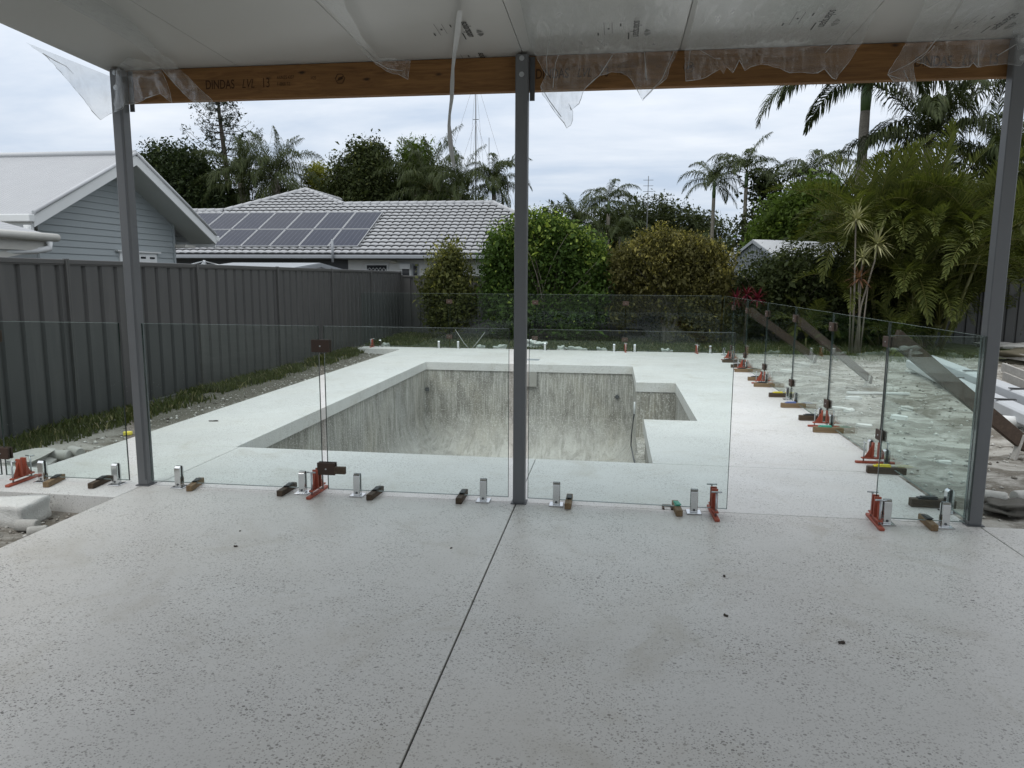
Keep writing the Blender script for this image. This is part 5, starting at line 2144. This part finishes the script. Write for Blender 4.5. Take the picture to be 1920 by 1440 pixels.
def cordyline(X, Y, z, label, mt, n=46, L=.5, seed=70):
    root = empty('cordyline', (X, Y, -.1), 0, label, 'plant')
    b = MB()
    b.tube([(0, 0, 0), (.02, 0, z + .1)], [.03, .02], 6)
    b.build('stem', M['bark_dark'], root, world=False)
    for k, (dx, dz) in enumerate(((0, 0), (.28, -.1), (-.25, -.14))):
        V, F4, F3, rn = strap_head(None, (dx, 0, z + dz), n, L, .045, seed + k)
        link('rosette', mesh_np('rosette', V, F4, F3, M[mt], rn), root)


p = W(1400, 545, 14.4)
cordyline(p[0], 14.4, p[2], 'crimson red strap-leaved plant right of the olive hedge', 'cord_red', 30, .38)

# ---- cane palm clumps and the royal palm on the right
cane_clump(7.9, 15.3, 'large clump of golden cane palms, left part of the right-hand thicket', 11, 3, 1.15, .8)
cane_clump(8.9, 15.2, 'golden cane palm clump in front of the right back fence, left of the right post', 11, 4, 1.1, .8)
cane_clump(8.4, 16.0, 'tall cane palm clump at the back of the thicket', 10, 5, 1.22, 1.0)
cane_clump(11.4, 17.9, 'cane palm clump behind the right steel post', 8, 6, 1.35, .8)
cane_clump(13.4, 18.2, 'cane palm clump at the right edge of the picture', 6, 9, 1.1, .7)
# the near arching fronds
root = empty('cane_palm', (8.0, 14.2, -.12), 0, 'young cane palm with broad arching fronds at the front of the thicket', 'palm')
b = MB()
b.tube([(0, 0, 0), (.05, 0, 1.6)], [.05, .035], 7)
b.build('cane', M['stalk'], root, world=False)
add_fronds(root, (.05, 0, 1.6), 'cane', 9, 88, 1.1, (0, 4))
root = empty('cane_palm', (7.55, 13.6, -.12), 0, 'small cane palm seedling low at the front of the thicket', 'palm')
b = MB()
b.tube([(0, 0, 0), (0, 0, .25)], [.03, .02], 6)
b.build('cane', M['stalk'], root, world=False)
add_fronds(root, (0, 0, .25), 'small', 9, 89, 1.2, (0, 4))
root = empty('cane_palm', (5.6, 14.4, -.12), 0, 'small fan of palm leaves low under the tangled shrub', 'palm')
b = MB()
b.tube([(0, 0, 0), (0, 0, .3)], [.03, .02], 6)
b.build('cane', M['stalk'], root, world=False)
add_fronds(root, (0, 0, .3), 'small', 8, 90, 1.1, (0, 3))

palm('royal', 8.05, 19.0, 6.75, 'tall royal palm with green crownshaft behind the thicket', .17, 22, 12, 1.12, shaft=1.35, levels=(0.8, 5.0))
palm('royal', 9.7, 18.4, 5.5, 'second feathery palm, right of the tall royal palm, rising out of the thicket', .15, 15, 13, 1.0, levels=(0.3, 4.6))
palm('queen', 11.6, 18.2, 4.6, 'feathery palm behind the top of the right post', .13, 14, 14, 1.0, levels=(0, 5))
palm('alex', 9.7, 32, 5.6, 'slender palm left of the royal palm, above the lime tree', .12, 20, 15, 1.1, shaft=.8, levels=(1.0, 5.6))
palm('alex', 8.6, 26, 3.6, 'short palm behind the garden shed', .10, 11, 16, 1.0, levels=(0, 5))
palm('alex', 5.7, 35, 5.9, 'left one of the pair of slender palms with bare trunks', .11, 14, 17, .95, shaft=.8, levels=(0.9, 5.2))
palm('alex', 7.15, 34, 6.3, 'right one of the pair of slender palms with bare trunks', .11, 14, 18, .95, shaft=.8, levels=(0.7, 5.2))
palm('alex', 5.6, 40, 3.0, 'lower dark palm at the feet of the palm pair', .13, 15, 19, 1.3, levels=(.5, 5.4))
palm('alex', .2, 38, 5.4, 'slender palm with round seed head right of the middle post', .12, 15, 20, .95, shaft=.7, levels=(1.2, 5.4))
palm('alex', -1.5, 36, 4.3, 'bushy palm just right of the middle post above the green hedge', .14, 20, 21, 1.1, levels=(0, 4.6))
palm('alex', .9, 36.5, 4.0, 'small palm below the seed-head palm', .1, 11, 22, 1.0, levels=(0, 5))

# ---- trees behind the houses
palm('queen', -20.9, 35.5, 7.0, 'left one of the two feathery queen palms behind the tiled roof', .24, 24, 31, 1.12, levels=(0, 5.8), skirt=14)
palm('queen', -18.6, 35, 7.2, 'right one of the two feathery queen palms behind the tiled roof', .24, 25, 32, 1.15, levels=(0, 5.8), skirt=14)
palm('queen', -17.0, 38, 5.9, 'low dull palm between the queen palms and the dark tree', .18, 14, 33, 1.1, levels=(.5, 5.6), skirt=8)
palm('queen', -9.3, 34, 6.3, 'drooping golden palm left of the thin film ribbon', .16, 17, 34, 1.2, levels=(0, 5.6), skirt=6)
palm('queen', -7.6, 33.4, 5.9, 'drooping palm just behind the film ribbon', .16, 16, 35, 1.1, levels=(.4, 5.6), skirt=6)
palm('alex', -6.0, 35, 6.2, 'slim palm with a clean grey trunk left of the middle post', .14, 20, 36, 1.05, shaft=.7, levels=(1.2, 5.6))
palm('queen', -10.6, 36, 6.4, 'dull palm behind the pale feathery tree', .16, 15, 37, 1.2, levels=(.3, 5.6))

tree('fig_tree', (-25.3, 36, -.14), [(0, 0, 7.4, 2.2, 2, 2.0), (-1.8, 0, 6.6, 1.9, 1.8, 1.8), (1.5, 0, 6.5, 1.8, 1.8, 1.7), (-.6, 0, 8.5, 1.1, 1.1, 1.0), (1.2, 0, 8.2, .9, .9, 1.0), (3.0, 0, 5.2, 1.9, 1.8, 1.7), (3.9, 0, 3.8, 1.9, 1.8, 1.8), (.5, 0, 4.2, 2.6, 2, 2.2)],
     60000, .15, 'leaf_fig', 'dark rounded fig tree behind the grey house gable', r0=.3, seed=41, lump=.3)
tree('broad_tree', (-13.6, 36, -.14), [(0, 0, 7.6, 1.7, 1.6, 1.7), (-.9, 0, 6.4, 1.8, 1.6, 1.7), (1.1, 0, 6.5, 1.5, 1.5, 1.8), (.3, 0, 8.7, .9, .9, 1.0), (-.6, 0, 5.0, 2.2, 1.8, 1.8), (1.2, 0, 4.4, 1.8, 1.6, 1.6), (-1.6, 0, 3.6, 1.8, 1.6, 1.6)], 60000, .14, 'leaf_dark',
     'tall dark tree above the middle of the tiled roof', r0=.3, seed=42, lump=.34, shell=.36)
tree('feathery_tree', (-10.9, 37, -.14), [(0, 0, 8.6, .8, .8, 1.0), (-.4, 0, 7.4, 1.1, 1, 1.0), (.7, 0, 7.0, 1.0, 1, 1.0), (.2, 0, 5.8, 1.4, 1.2, 1.2)], 20000, .17, 'leaf_lime', 'pale green feathery tree right of the tall dark tree', r0=.16, seed=43, aspect=.3, lump=.3, shell=.4)
tree('yellow_tree', (-16.9, 37, -.14), [(0, 0, 7.6, .55, .55, .8), (.2, 0, 6.0, .9, .9, 1.0), (.4, 0, 4.6, 1.0, 1, 1.0)], 12000, .13, 'leaf_yellow', 'yellow-leaved tree right of the queen palms', r0=.12, seed=44)
tree('scrub_tree', (-16.0, 36, -.14), [(0, 0, 5.6, 1.3, 1.2, 1.2), (.9, 0, 6.4, .9, .9, 1.0), (.4, 0, 4.4, 1.5, 1.3, 1.2), (-1.6, 0, 4.4, 1.3, 1.2, 1.2), (-1.0, 0, 5.2, 1.0, 1, 1.1)], 24000, .13, 'leaf_bush', 'thin scrubby tree between the yellow tree and the tall dark tree', r0=.14, seed=45, shell=.5, lump=.35)
tree('filler_tree', (-20.5, 41, -.14), [(0, 0, 5.4, 2.2, 1.8, 1.8), (2.2, 0, 5.0, 2.0, 1.8, 1.8), (-2.2, 0, 4.8, 2.0, 1.8, 1.8), (4.3, 0, 4.8, 2.0, 1.8, 1.8)], 34000, .16, 'leaf_dark', 'dark mass of foliage behind the two queen palms', r0=.2, seed=51, lump=.3)
tree('filler_tree', (-10.2, 40, -.14), [(0, 0, 5.4, 2.0, 1.8, 1.7), (2.0, 0, 5.0, 1.7, 1.8, 1.5), (-2.2, 0, 5.2, 2.0, 1.8, 1.8), (3.2, 0, 4.2, 1.3, 1.5, 1.3)], 30000, .16, 'leaf_bush', 'olive mass of foliage behind the drooping palms', r0=.2, seed=52, lump=.3)
tree('round_tree', (2.4, 42, -.14), [(0, 0, 5.3, 2.1, 1.8, 1.6), (-1.9, 0, 4.7, 1.7, 1.6, 1.5), (2.0, 0, 4.9, 1.9, 1.6, 1.5), (3.8, 0, 4.2, 1.6, 1.5, 1.4), (0, 0, 3.6, 3, 1.6, 1.5), (-3.2, 0, 3.4, 1.6, 1.5, 1.4)], 46000, .14, 'leaf_grey',
     'broad round olive-green tree beyond the brown hedge', r0=.25, seed=46, lump=.22)
tree('lime_tree', (8.0, 25.6, -.14), [(0, 0, 4.6, .9, .8, .5), (-.8, 0, 4.2, .9, .8, .55), (.6, 0, 5.2, .9, .8, .5), (.4, 0, 3.9, 1.3, .9, .6), (-1.3, 0, 3.5, .8, .8, .5), (1.3, 0, 4.5, .9, .8, .5)], 22000, .14, 'leaf_lime',
     'light lime-green tree in front of the slender palm above the shed', r0=.10, seed=47, shell=.45)
tree('thin_tree', (8.1, 34, -.14), [(0, 0, 6.4, .7, .7, 1.0), (.3, 0, 5.0, 1.0, .9, 1.0), (-.4, 0, 3.8, 1.2, 1, 1.2), (1.2, 0, 4.3, 1.0, 1, 1.3)], 9000, .17, 'leaf_grey', 'sparse grey-green tree right of the palm pair', r0=.1, seed=48, shell=.6, lump=.35)
tree('dark_tree', (12.6, 27, -.14), [(0, 0, 4.2, 2.2, 1.5, 2.2), (-2.2, 0, 3.6, 1.8, 1.5, 2.0), (2.4, 0, 3.2, 1.8, 1.5, 1.8), (5, 0, 3, 2, 1.5, 1.8)], 30000, .14, 'leaf_dark', 'dark tree mass behind the cane palms', r0=.2, seed=49)
tree('far_conifer', (-3.3, 44, -.14), [(0, 0, 5.0, .6, .6, 1.6), (.2, 0, 3.6, .9, .8, 1.2)], 5000, .18, 'leaf_grey', 'narrow grey-green tree just behind the middle post', r0=.1, seed=50)
for k, (X, z, r_) in enumerate(((-34, 4.2, 2.6), (-30, 5.6, 1.6))):
    tree('far_tree', (X, 44, -.14), [(0, 0, z, r_, r_, 1.6), (1.2, 0, z - 1.2, r_, r_, 1.6)], 6000, .22, 'leaf_fig', ['dark treetop low over the grey house ridge, farther left', 'dark treetop just showing over the grey house ridge'][k], r0=.15, seed=60 + k)


def pine():
    t = gy(398, 172, 40)
    X, Y, H = t[0] + .35, 40, t[2] + .9
    root = empty('norfolk_pine', (X, Y, -.14), 0, 'sparse tall pine with upswept branches above the grey gable', 'tree')
    rs = random.Random(5)
    b = MB()
    b.tube([(.9, 0, 0), (.5, 0, H * .5), (.05, 0, H * .85), (0, 0, H)], [.30, .2, .11, .03], 8)
    b.build('trunk', M['bark_dark'], root, world=False)
    b = MB()
    cs = []
    z = H * .42
    while z < H - .1:
        tr = np.interp(z, [0, H * .5, H * .85, H], [.9, .5, .05, 0])
        Lb = np.interp(z, [H * .42, H * .6, H], [2.5, 2.7, .5])
        for k in range(6):
            a = k * math.pi / 3 + rs.uniform(-.3, .3) + z
            L = Lb * rs.uniform(.75, 1.1)
            P = []
            for s in range(6):
                u = s / 5
                P.append((tr + L * u * math.cos(a), L * u * math.sin(a), z - .25 * math.sin(u * 3.1) * L * .3 + .42 * L * u * u))
            b.tube(P, [.026 * (1 - .6 * s / 5) for s in range(6)], 5)
            for u in (.55, .75, .92, 1.0):
                i = int(u * 5)
                q = P[min(i, 5)]
                cs.append((q[0] + rs.uniform(-.08, .08), q[1], q[2] + .08))
        z += rs.uniform(.42, .58)
    b.build('limb', M['bark_dark'], root, world=False)
    V, F, rn = leaf_cloud(cs, [(.13, .13, .12)] * len(cs), len(cs) * 13, .14, 6, shell=.5, aspect=.35, clump=9)
    link('crown', mesh_np('crown', V, F, None, M['leaf_pine'], rn), root)


pine()

# ---- far wood closing the horizon: one mass
rg = np.random.default_rng(5)
cs, rr = [], []
for k in range(150):
    X = rg.uniform(-95, 95)
    Y = 62 + rg.uniform(0, 22)
    cs.append((X, Y, rg.uniform(.6, 2.0)))
    rr.append((rg.uniform(2.5, 4), 2.5, rg.uniform(1.8, 3.0)))
V, F, rn = leaf_cloud(cs, rr, 42000, .6, 5)
o = link('far_wood', mesh_np('far_wood', V, F, None, M['leaf_fig'], rn))
tag(o, 'dark distant belt of trees along the horizon', 'trees', kind='stuff')


# ------------------------------------------------------------------ grass
def grass(name, pts, hmin, hmax, seed, label, wd=.012, lean=.5):
    rg = np.random.default_rng(seed)
    n = len(pts)
    P = np.array(pts)
    z = ground_z(P[:, 0], P[:, 1]) - .01
    base = np.stack([P[:, 0], P[:, 1], z], 1)
    h = rg.uniform(hmin, hmax, n)
    az = rg.uniform(0, 6.28, n)
    w_ = np.stack([np.cos(az), np.sin(az), np.zeros(n)], 1) * (wd * rg.uniform(.6, 1.4, n))[:, None]
    la = rg.uniform(0, 6.28, n)
    ln = np.stack([np.cos(la), np.sin(la), np.zeros(n)], 1) * (h * lean * rg.uniform(.2, 1.4, n))[:, None]
    up = np.array([0, 0, 1.0])
    m1 = base + ln * .35 + up * (h * .6)[:, None]
    tip = base + ln + up * h[:, None]
    V = np.stack([base - w_, base + w_, m1 + w_ * .7, m1 - w_ * .7, tip], 1).reshape(-1, 3)
    k = np.arange(n) * 5
    F4 = np.stack([k, k + 1, k + 2, k + 3], 1)
    F3 = np.stack([k + 3, k + 2, k + 4], 1)
    rn = rg.random(n)
    o = link(name, mesh_np(name, V, F4, F3, M['grass'], np.concatenate([rn, rn])))
    tag(o, label, 'grass', kind='stuff')


def scatter(n, x0, x1, y0, y1, seed, dens):
    rg = np.random.default_rng(seed)
    X, Y = rg.uniform(x0, x1, n), rg.uniform(y0, y1, n)
    k = rg.random(n) < dens(X, Y)
    return np.stack([X[k], Y[k]], 1)


cl_left = lambda X, Y: np.clip((fbm(X * 1.6, Y * .9, 4, 21) + .04) * 6, 0, 1) * np.clip((-5.08 - X + .35 * fbm(Y * .8, X * 0, 3, 5)) / .35, 0, 1)
grass('fence_grass', scatter(60000, -5.78, -4.5, .4, 16, 1, cl_left), .025, .11, 2, 'strip of weedy grass along the foot of the left fence')
cl_back = lambda X, Y: np.clip((fbm(X * .5, Y * .7, 4, 31) + .22) * 4, 0, 1) * np.clip((Y - 12.2 + 1.2 * fbm(X * .5, Y * .5, 3, 8)) / .8, 0, 1)
grass('lawn_grass', scatter(90000, -5.6, 9, 12, 16.3, 3, cl_back), .04, .14, 4, 'rough patch of grass behind the pool in front of the hedges', .014)
tuft = []
rg = np.random.default_rng(9)
for k in range(30):
    cx, cy = -5.6 + rg.uniform(0, .32), rg.uniform(.8, 16)
    q = rg.normal(size=(70, 2)) * .09 + [cx, cy]
    q[:, 0] = np.clip(q[:, 0], -5.76, -4.6)
    tuft.append(q)
grass('weed_tufts', np.concatenate(tuft), .05, .17, 10, 'taller weed tufts against the left fence', .010, .8)

# ------------------------------------------------------------------ building debris on the ground


def on_ground(px, py, z=-.12):
    q = gz(px, py, z)
    return np.array([q[0], q[1], float(ground_z(q[0], q[1]))])


def lump(name, loc, s, mat, label, cat, seed, rz=0.0, sub=2, rough=.18, flat=None):
    bm = bmesh.new()
    bmesh.ops.create_cube(bm, size=1.0)
    bmesh.ops.subdivide_edges(bm, edges=bm.edges[:], cuts=3 + sub, use_grid_fill=True)
    rs = random.Random(seed)
    ph = [rs.uniform(0, 6.28) for _ in range(6)]
    for v in bm.verts:
        c = v.co
        k = 1 + rough * (math.sin(c.x * 7 + ph[0]) * math.sin(c.y * 6 + ph[1]) + math.sin(c.z * 8 + ph[2] + c.x * 4) * .6) + rs.uniform(-.5, .5) * rough * .25
        # round the corners a little
        m_ = max(abs(c.x), abs(c.y), abs(c.z))
        l_ = c.length
        f_ = 1 - .35 * rough * 2 * max(0, l_ / m_ - 1.15)
        v.co = Vector((c.x * s[0] * k * f_, c.y * s[1] * k * f_, (c.z + .48) * s[2] * (k if c.z > 0 else 1) * (f_ if c.z > 0 else 1)))
    for f in bm.faces:
        f.smooth = mat is not M['core']
    me = bpy.data.meshes.new(name)
    bm.to_mesh(me)
    bm.free()
    me.materials.append(mat)
    o = link(name, me, None, loc, (0, 0, rz))
    return tag(o, label, cat)


def core(loc, L, r_, rz, label, seed, name='concrete_core', mat='core', lift=0.0, group='drilled concrete cores'):
    rs = random.Random(seed)
    b = MB()
    n = 9
    pts = [(-L / 2 + L * k / n, 0, r_) for k in range(n + 1)]
    rad = [r_ * .9] + [r_ * (1 + rs.uniform(-.02, .02)) for _ in range(n - 1)] + [r_ * .88]
    b.tube(pts, rad, 16)
    me = b.mesh(name, M[mat])
    o = link(name, me, None, (loc[0], loc[1], loc[2] + lift), (rs.uniform(-.3, .3), 0, rz))
    return tag(o, label, 'concrete core', group)


q = on_ground(30, 972)
lump('foam_block', (-3.68, -.62, q[2] - .01), (.36, .30, .17), M['styro'], 'rough white foam block beside the slab at the left edge', 'foam block', 3, .1, 3, .06)
core((-3.42, -.80, q[2]), .15, .043, .10, 'short concrete core lying in front of the foam block', 1)
core((-3.61, -.93, q[2]), .17, .045, -.5, 'concrete core cut off by the left edge of the picture', 2)
core((-3.30, -.84, q[2] - .02), .12, .040, .55, 'half-buried concrete core touching the patio slab', 3)
q = on_ground(108, 862)
core((q[0], q[1] + .02, q[2]), .22, .055, .12, 'lower pale core of the pair by the fence grass', 4)
core((q[0] + .10, q[1] + .14, q[2] + .02), .20, .05, -.45, 'upper pale core of the pair by the fence grass', 5)
q = on_ground(240, 814)
lump('yellow_sponge', q, (.085, .055, .04), M['yellow'], 'small yellow sponge on the sand left of the deck', 'sponge', 8, .3, 0, .06)
lump('sand_pile', (-5.0, .72, -.16), (.75, .55, .14), M['core'], 'low pile of pale rubble behind the leftmost red stand', 'rubble', 9, .3, 3, .2)
q = on_ground(1892, 800)
core(q, .30, .07, -.25, 'white pipe offcut on the dirt right of the right post', 6, 'pipe_offcut', 'pvc', group='pipe offcuts')
q = on_ground(1862, 945)
core(q, .18, .055, -.4, 'concrete core just behind the right post', 7)
q = on_ground(1915, 945)
core(q, .16, .05, .3, 'concrete core at the right edge behind the patio slab', 11)
q = on_ground(1898, 955)
lump('cement_rag', (q[0], q[1], q[2] - .01), (.40, .22, .07), mat_plain('grey_rag', (.09, .085, .075), .9, 0, .2, .4, 14, .6), 'crumpled dark rag on the ground right of the right post', 'rag', 12, .4, 3, .3)
# white offcuts scattered behind the right-hand glass
bits = [((1600, 752), .42, .10, .05, 'pvc', 'white plastic strip by the middle brace'), ((1572, 766), .40, .10, .03, 'styro', 'bent white foam sheet in the middle of the dirt yard'), ((1592, 772), .22, .12, .04, 'styro', 'small white foam offcut beside the bent sheet'),
        ((1685, 790), .34, .09, .06, 'pvc', 'white pipe piece behind the nearest right-hand glass'), ((1475, 700), .40, .12, .05, 'styro', 'pale foam scrap far along the right-hand glass'), ((1540, 705), .3, .12, .06, 'core', 'pale rubble lump right of the far brace'),
        ((1500, 690), .5, .3, .10, 'core', 'low rubble heap far right of the deck'), ((1620, 800), .3, .1, .03, 'styro', 'thin white offcut lying flat in the yard'), ((1700, 770), .26, .16, .05, 'core', 'grey rubble lump below the steel gutters'),
        ((1770, 872), .2, .08, .03, 'styro', 'white chip near the nearest brace foot')]
for k, ((px, py), L, w_, h_, mt, l) in enumerate(bits):
    q = on_ground(px, py)
    lump('debris_offcut', q, (L * .55, w_ * .8, h_), M[mt], l, 'offcut', 100 + k, random.Random(k).uniform(-.6, .6), 1, .10)
# long white strips
for k, (a, c, l) in enumerate((((1588, 742), (1705, 741), 'thin white batten lying behind the middle brace'), ((1698, 697), (1745, 702), 'white batten under the near brace'))):
    A, B_ = on_ground(*a), on_ground(*c)
    b = MB()
    b.bar(A + np.array([0, 0, .03]), B_ + np.array([0, 0, .03]), .05, .03)
    o = b.build('white_batten', M['pvc'], bevel=.004)
    tag(o, l, 'batten', 'white battens on the dirt')
# rubble stuff: stones too small to pick apart
rg = np.random.default_rng(77)
n = 5200
X, Y = rg.uniform(3.2, 12, n), rg.uniform(-.1, 12.5, n)
X2, Y2 = rg.uniform(-5.0, -4.2, 900), rg.uniform(.4, 12, 900)
X3, Y3 = rg.uniform(-5, 3.2, 1300), 11.85 + np.abs(rg.normal(size=1300)) * .5
X4, Y4 = rg.uniform(-5, -3.06, 260), rg.uniform(-1.6, -.4, 260)
X, Y = np.concatenate([X, X2, X3, X4]), np.concatenate([Y, Y2, Y3, Y4])
n = len(X)
sz = .006 + .020 * rg.random(n) ** 4 + .012 * rg.random(n)
c = np.stack([X, Y, ground_z(X, Y) + sz * .25], 1)
oct_ = np.array([(1, 0, 0), (0, 1, 0), (-1, 0, 0), (0, -1, 0), (0, 0, .8), (0, 0, -.8)])
jit = 1 + rg.uniform(-.35, .35, (n, 6, 1))
sq = np.stack([np.ones(n), rg.uniform(.6, 1.5, n), rg.uniform(.5, 1, n)], 1)
V = (c[:, None, :] + oct_[None] * jit * (sz[:, None] * sq)[:, None, :])
tri = np.array([(0, 1, 4), (1, 2, 4), (2, 3, 4), (3, 0, 4), (1, 0, 5), (2, 1, 5), (3, 2, 5), (0, 3, 5)])
F3 = (np.arange(n)[:, None, None] * 6 + tri[None]).reshape(-1, 3)
mt = NT('mixed_rubble')
at = mt.n('ShaderNodeAttribute', attribute_name='rnd')
M['rubble'] = mt.done(mt.pbsdf(mt.ramp(at.outputs['Fac'], [(0.0, (.08, .07, .06)), (.35, (.25, .23, .20)), (.6, (.36, .35, .32)), (1.0, (.52, .515, .49))]), .9, 0, .2))
o = link('rubble', mesh_np('rubble', V.reshape(-1, 3), None, F3, M['rubble'], np.repeat(rg.random(n), 8)))
tag(o, 'scattered small stones and crumbs over the bare dirt', 'rubble', kind='stuff')


# stacked white steel gutters on the right
def gutters():
    for k, (a, c, l) in enumerate((((1742, 676), (1980, 772), 'front white steel gutter of the stack on the dirt, right'), ((1712, 684), (1960, 800), 'lower white steel gutter of the stack beside the right post'))):
        A, B_ = gz(*a, .06), gz(*c, .06)
        if k:
            A, B_ = gz(*a, .0), gz(*c, .0)
        root = empty('steel_gutter', A, 0, l, 'gutter', 'white steel gutters stacked on the dirt')
        b = MB()
        d = Vector(B_) - Vector(A)
        d.z = 0
        x = d.normalized()
        y = Vector((-x.y, x.x, 0))
        prof = [(-.13, .13), (-.10, .15), (.06, .16), (.10, .14), (.10, .0), (-.08, -.03), (-.13, .01)]
        vs = []
        for e in (Vector(A), Vector(A) + d):
            for u, v in prof:
                vs.append(e + y * u + Vector((0, 0, v - .05)))
        m_ = len(prof)
        b.add(vs, [tuple(range(m_ - 1, -1, -1)), tuple(range(m_, 2 * m_))] + [(i, (i + 1) % m_, m_ + (i + 1) % m_, m_ + i) for i in range(m_)])
        b.build('channel', M['shedroof'], root, bevel=.006)
        for t in (.45, .8):
            b = MB()
            p_ = Vector(A) + d * t
            b.bar(p_ - y * .135 + Vector((0, 0, .118)), p_ + y * .11 + Vector((0, 0, .118)), .07, .012)
            b.build('strap', M['rubber'], root)


gutters()


def frame_pile():
    A = gz(1880, 694, .1)
    root = empty('timber_formwork', A, 0, 'weathered grey timber boards stacked as formwork at the right edge', 'timber stack')
    for k, (a, c, z) in enumerate((((1880, 688), (2010, 738), .22), ((1882, 705), (2010, 760), .10), ((1880, 722), (2010, 785), .0), ((1872, 664), (1960, 676), .02))):
        p0, p1 = gz(*a, z), gz(*c, z)
        b = MB()
        b.bar(p0, p1, .04, .14)
        b.build('board', M['oldplank'], root, bevel=.004)


frame_pile()
q = gz(1905, 672, -.05)
lump('soil_heap', (q[0] + .6, q[1], -.15), (1.6, .9, .32), mat_plain('dark_soil', (.10, .09, .065), .95, 0, .1, .4, 5, .6), 'dark heap of soil beyond the timber boards', 'soil heap', 31, .2, 4, .25)
q = gz(1900, 650, -.05)
lump('sand_heap', (q[0] + .3, q[1], -.15), (2.0, .9, .2), M['core'], 'pale strip of sand at the foot of the right back fence', 'sand heap', 32, .1, 4, .2)
q = on_ground(1024, 629, -.1)
lump('crumpled_sheet', (q[0], 13.2, -.08), (.55, .35, .16), M['styro'], 'crumpled white plastic sheet on the grass behind the pool', 'plastic sheet', 33, .4, 3, .4)
# broken concrete along the far edge of the deck
for k, (px, py, L) in enumerate(((1080, 652, .45), (1128, 654, .22), (935, 650, .26), (900, 648, .2), (720, 650, .16), (1052, 655, .2), (1250, 657, .35))):
    q = gy(px, py, 12.0)
    lump('concrete_chunk', (q[0], 12.0 + .1 * (k % 3), -.10), (L, .16, .14), M['core'], 'pale broken concrete chunk, %s from the left behind the far deck edge' % ORD[[3, 5, 2, 1, 0, 3, 6][k]] if k != 5 else 'small pale concrete chunk beside the largest chunk behind the far deck edge',
         'concrete chunk', 200 + k, .2 * k, 2, .22)
# twig in the fence grass and roots sticking up behind the pool
A = on_ground(145, 803)
b = MB()
pts = [on_ground(px, py) + np.array([0, 0, .03]) for px, py in ((145, 808), (175, 803), (205, 796), (232, 790))]
b.tube(pts, [.014, .012, .010, .006], 6)
o = b.build('fallen_stick', M['oldplank'])
tag(o, 'thin pale stick lying in the grass by the left fence', 'stick')
q = gz(1215, 600, -.05)
b = MB()
base = gy(882, 642, 12.3)
base[2] = -.1
for dx, dz in ((.35, .45), (.2, .25), (-.4, .5)):
    b.tube([base, base + np.array([dx * .4, 0, dz * .35]), base + np.array([dx, .1, dz])], [.014, .010, .006], 6)
o = b.build('dry_root', M['oldplank'])
tag(o, 'dry forked root sticking up behind the far glass on the left', 'root')
# small things lying on the slabs
for k, (px, py, s, l) in enumerate(((442, 1025, .022, 'small black crumb on the patio slab, left of the long joint'), (846, 1028, .014, 'tiny dark crumb just left of the long joint'), (1358, 1081, .020, 'dark crumb on the right patio slab, upper of two'),
                                     (1361, 1155, .022, 'dark crumb on the right patio slab, lower of two'), (1578, 1206, .026, 'brown leaf crumb on the right patio slab'), (450, 996, .012, 'tiny dark crumb beyond the black crumb'))):
    q = gz(px, py, 0)
    lump('crumb', (q[0], q[1], 0), (s, s * .55, s * .35), M['bark_dark'], l, 'crumb', 300 + k, k * .8, 0, .3)
q = gz(400, 790, 0)
lump('crumb', (q[0], q[1], 0), (.10, .02, .012), M['bark_dark'], 'thin dark twig on the deck left of the pool', 'crumb', 310, .2, 0, .2)
b = MB()
q = gz(1252, 956, 0)
for d0, d1 in (((-.03, 0), (-.03, .09)), ((.03, 0), (.03, .06)), ((-.03, .09), (.03, .09))):
    b.bar((q[0] + d0[0], q[1] + d0[1], .006), (q[0] + d1[0], q[1] + d1[1], .006), .014, .010)
o = b.build('plastic_shim', M['block_dark'])
tag(o, 'flat brown horseshoe shim on the slab left of the green-topped block', 'shim')
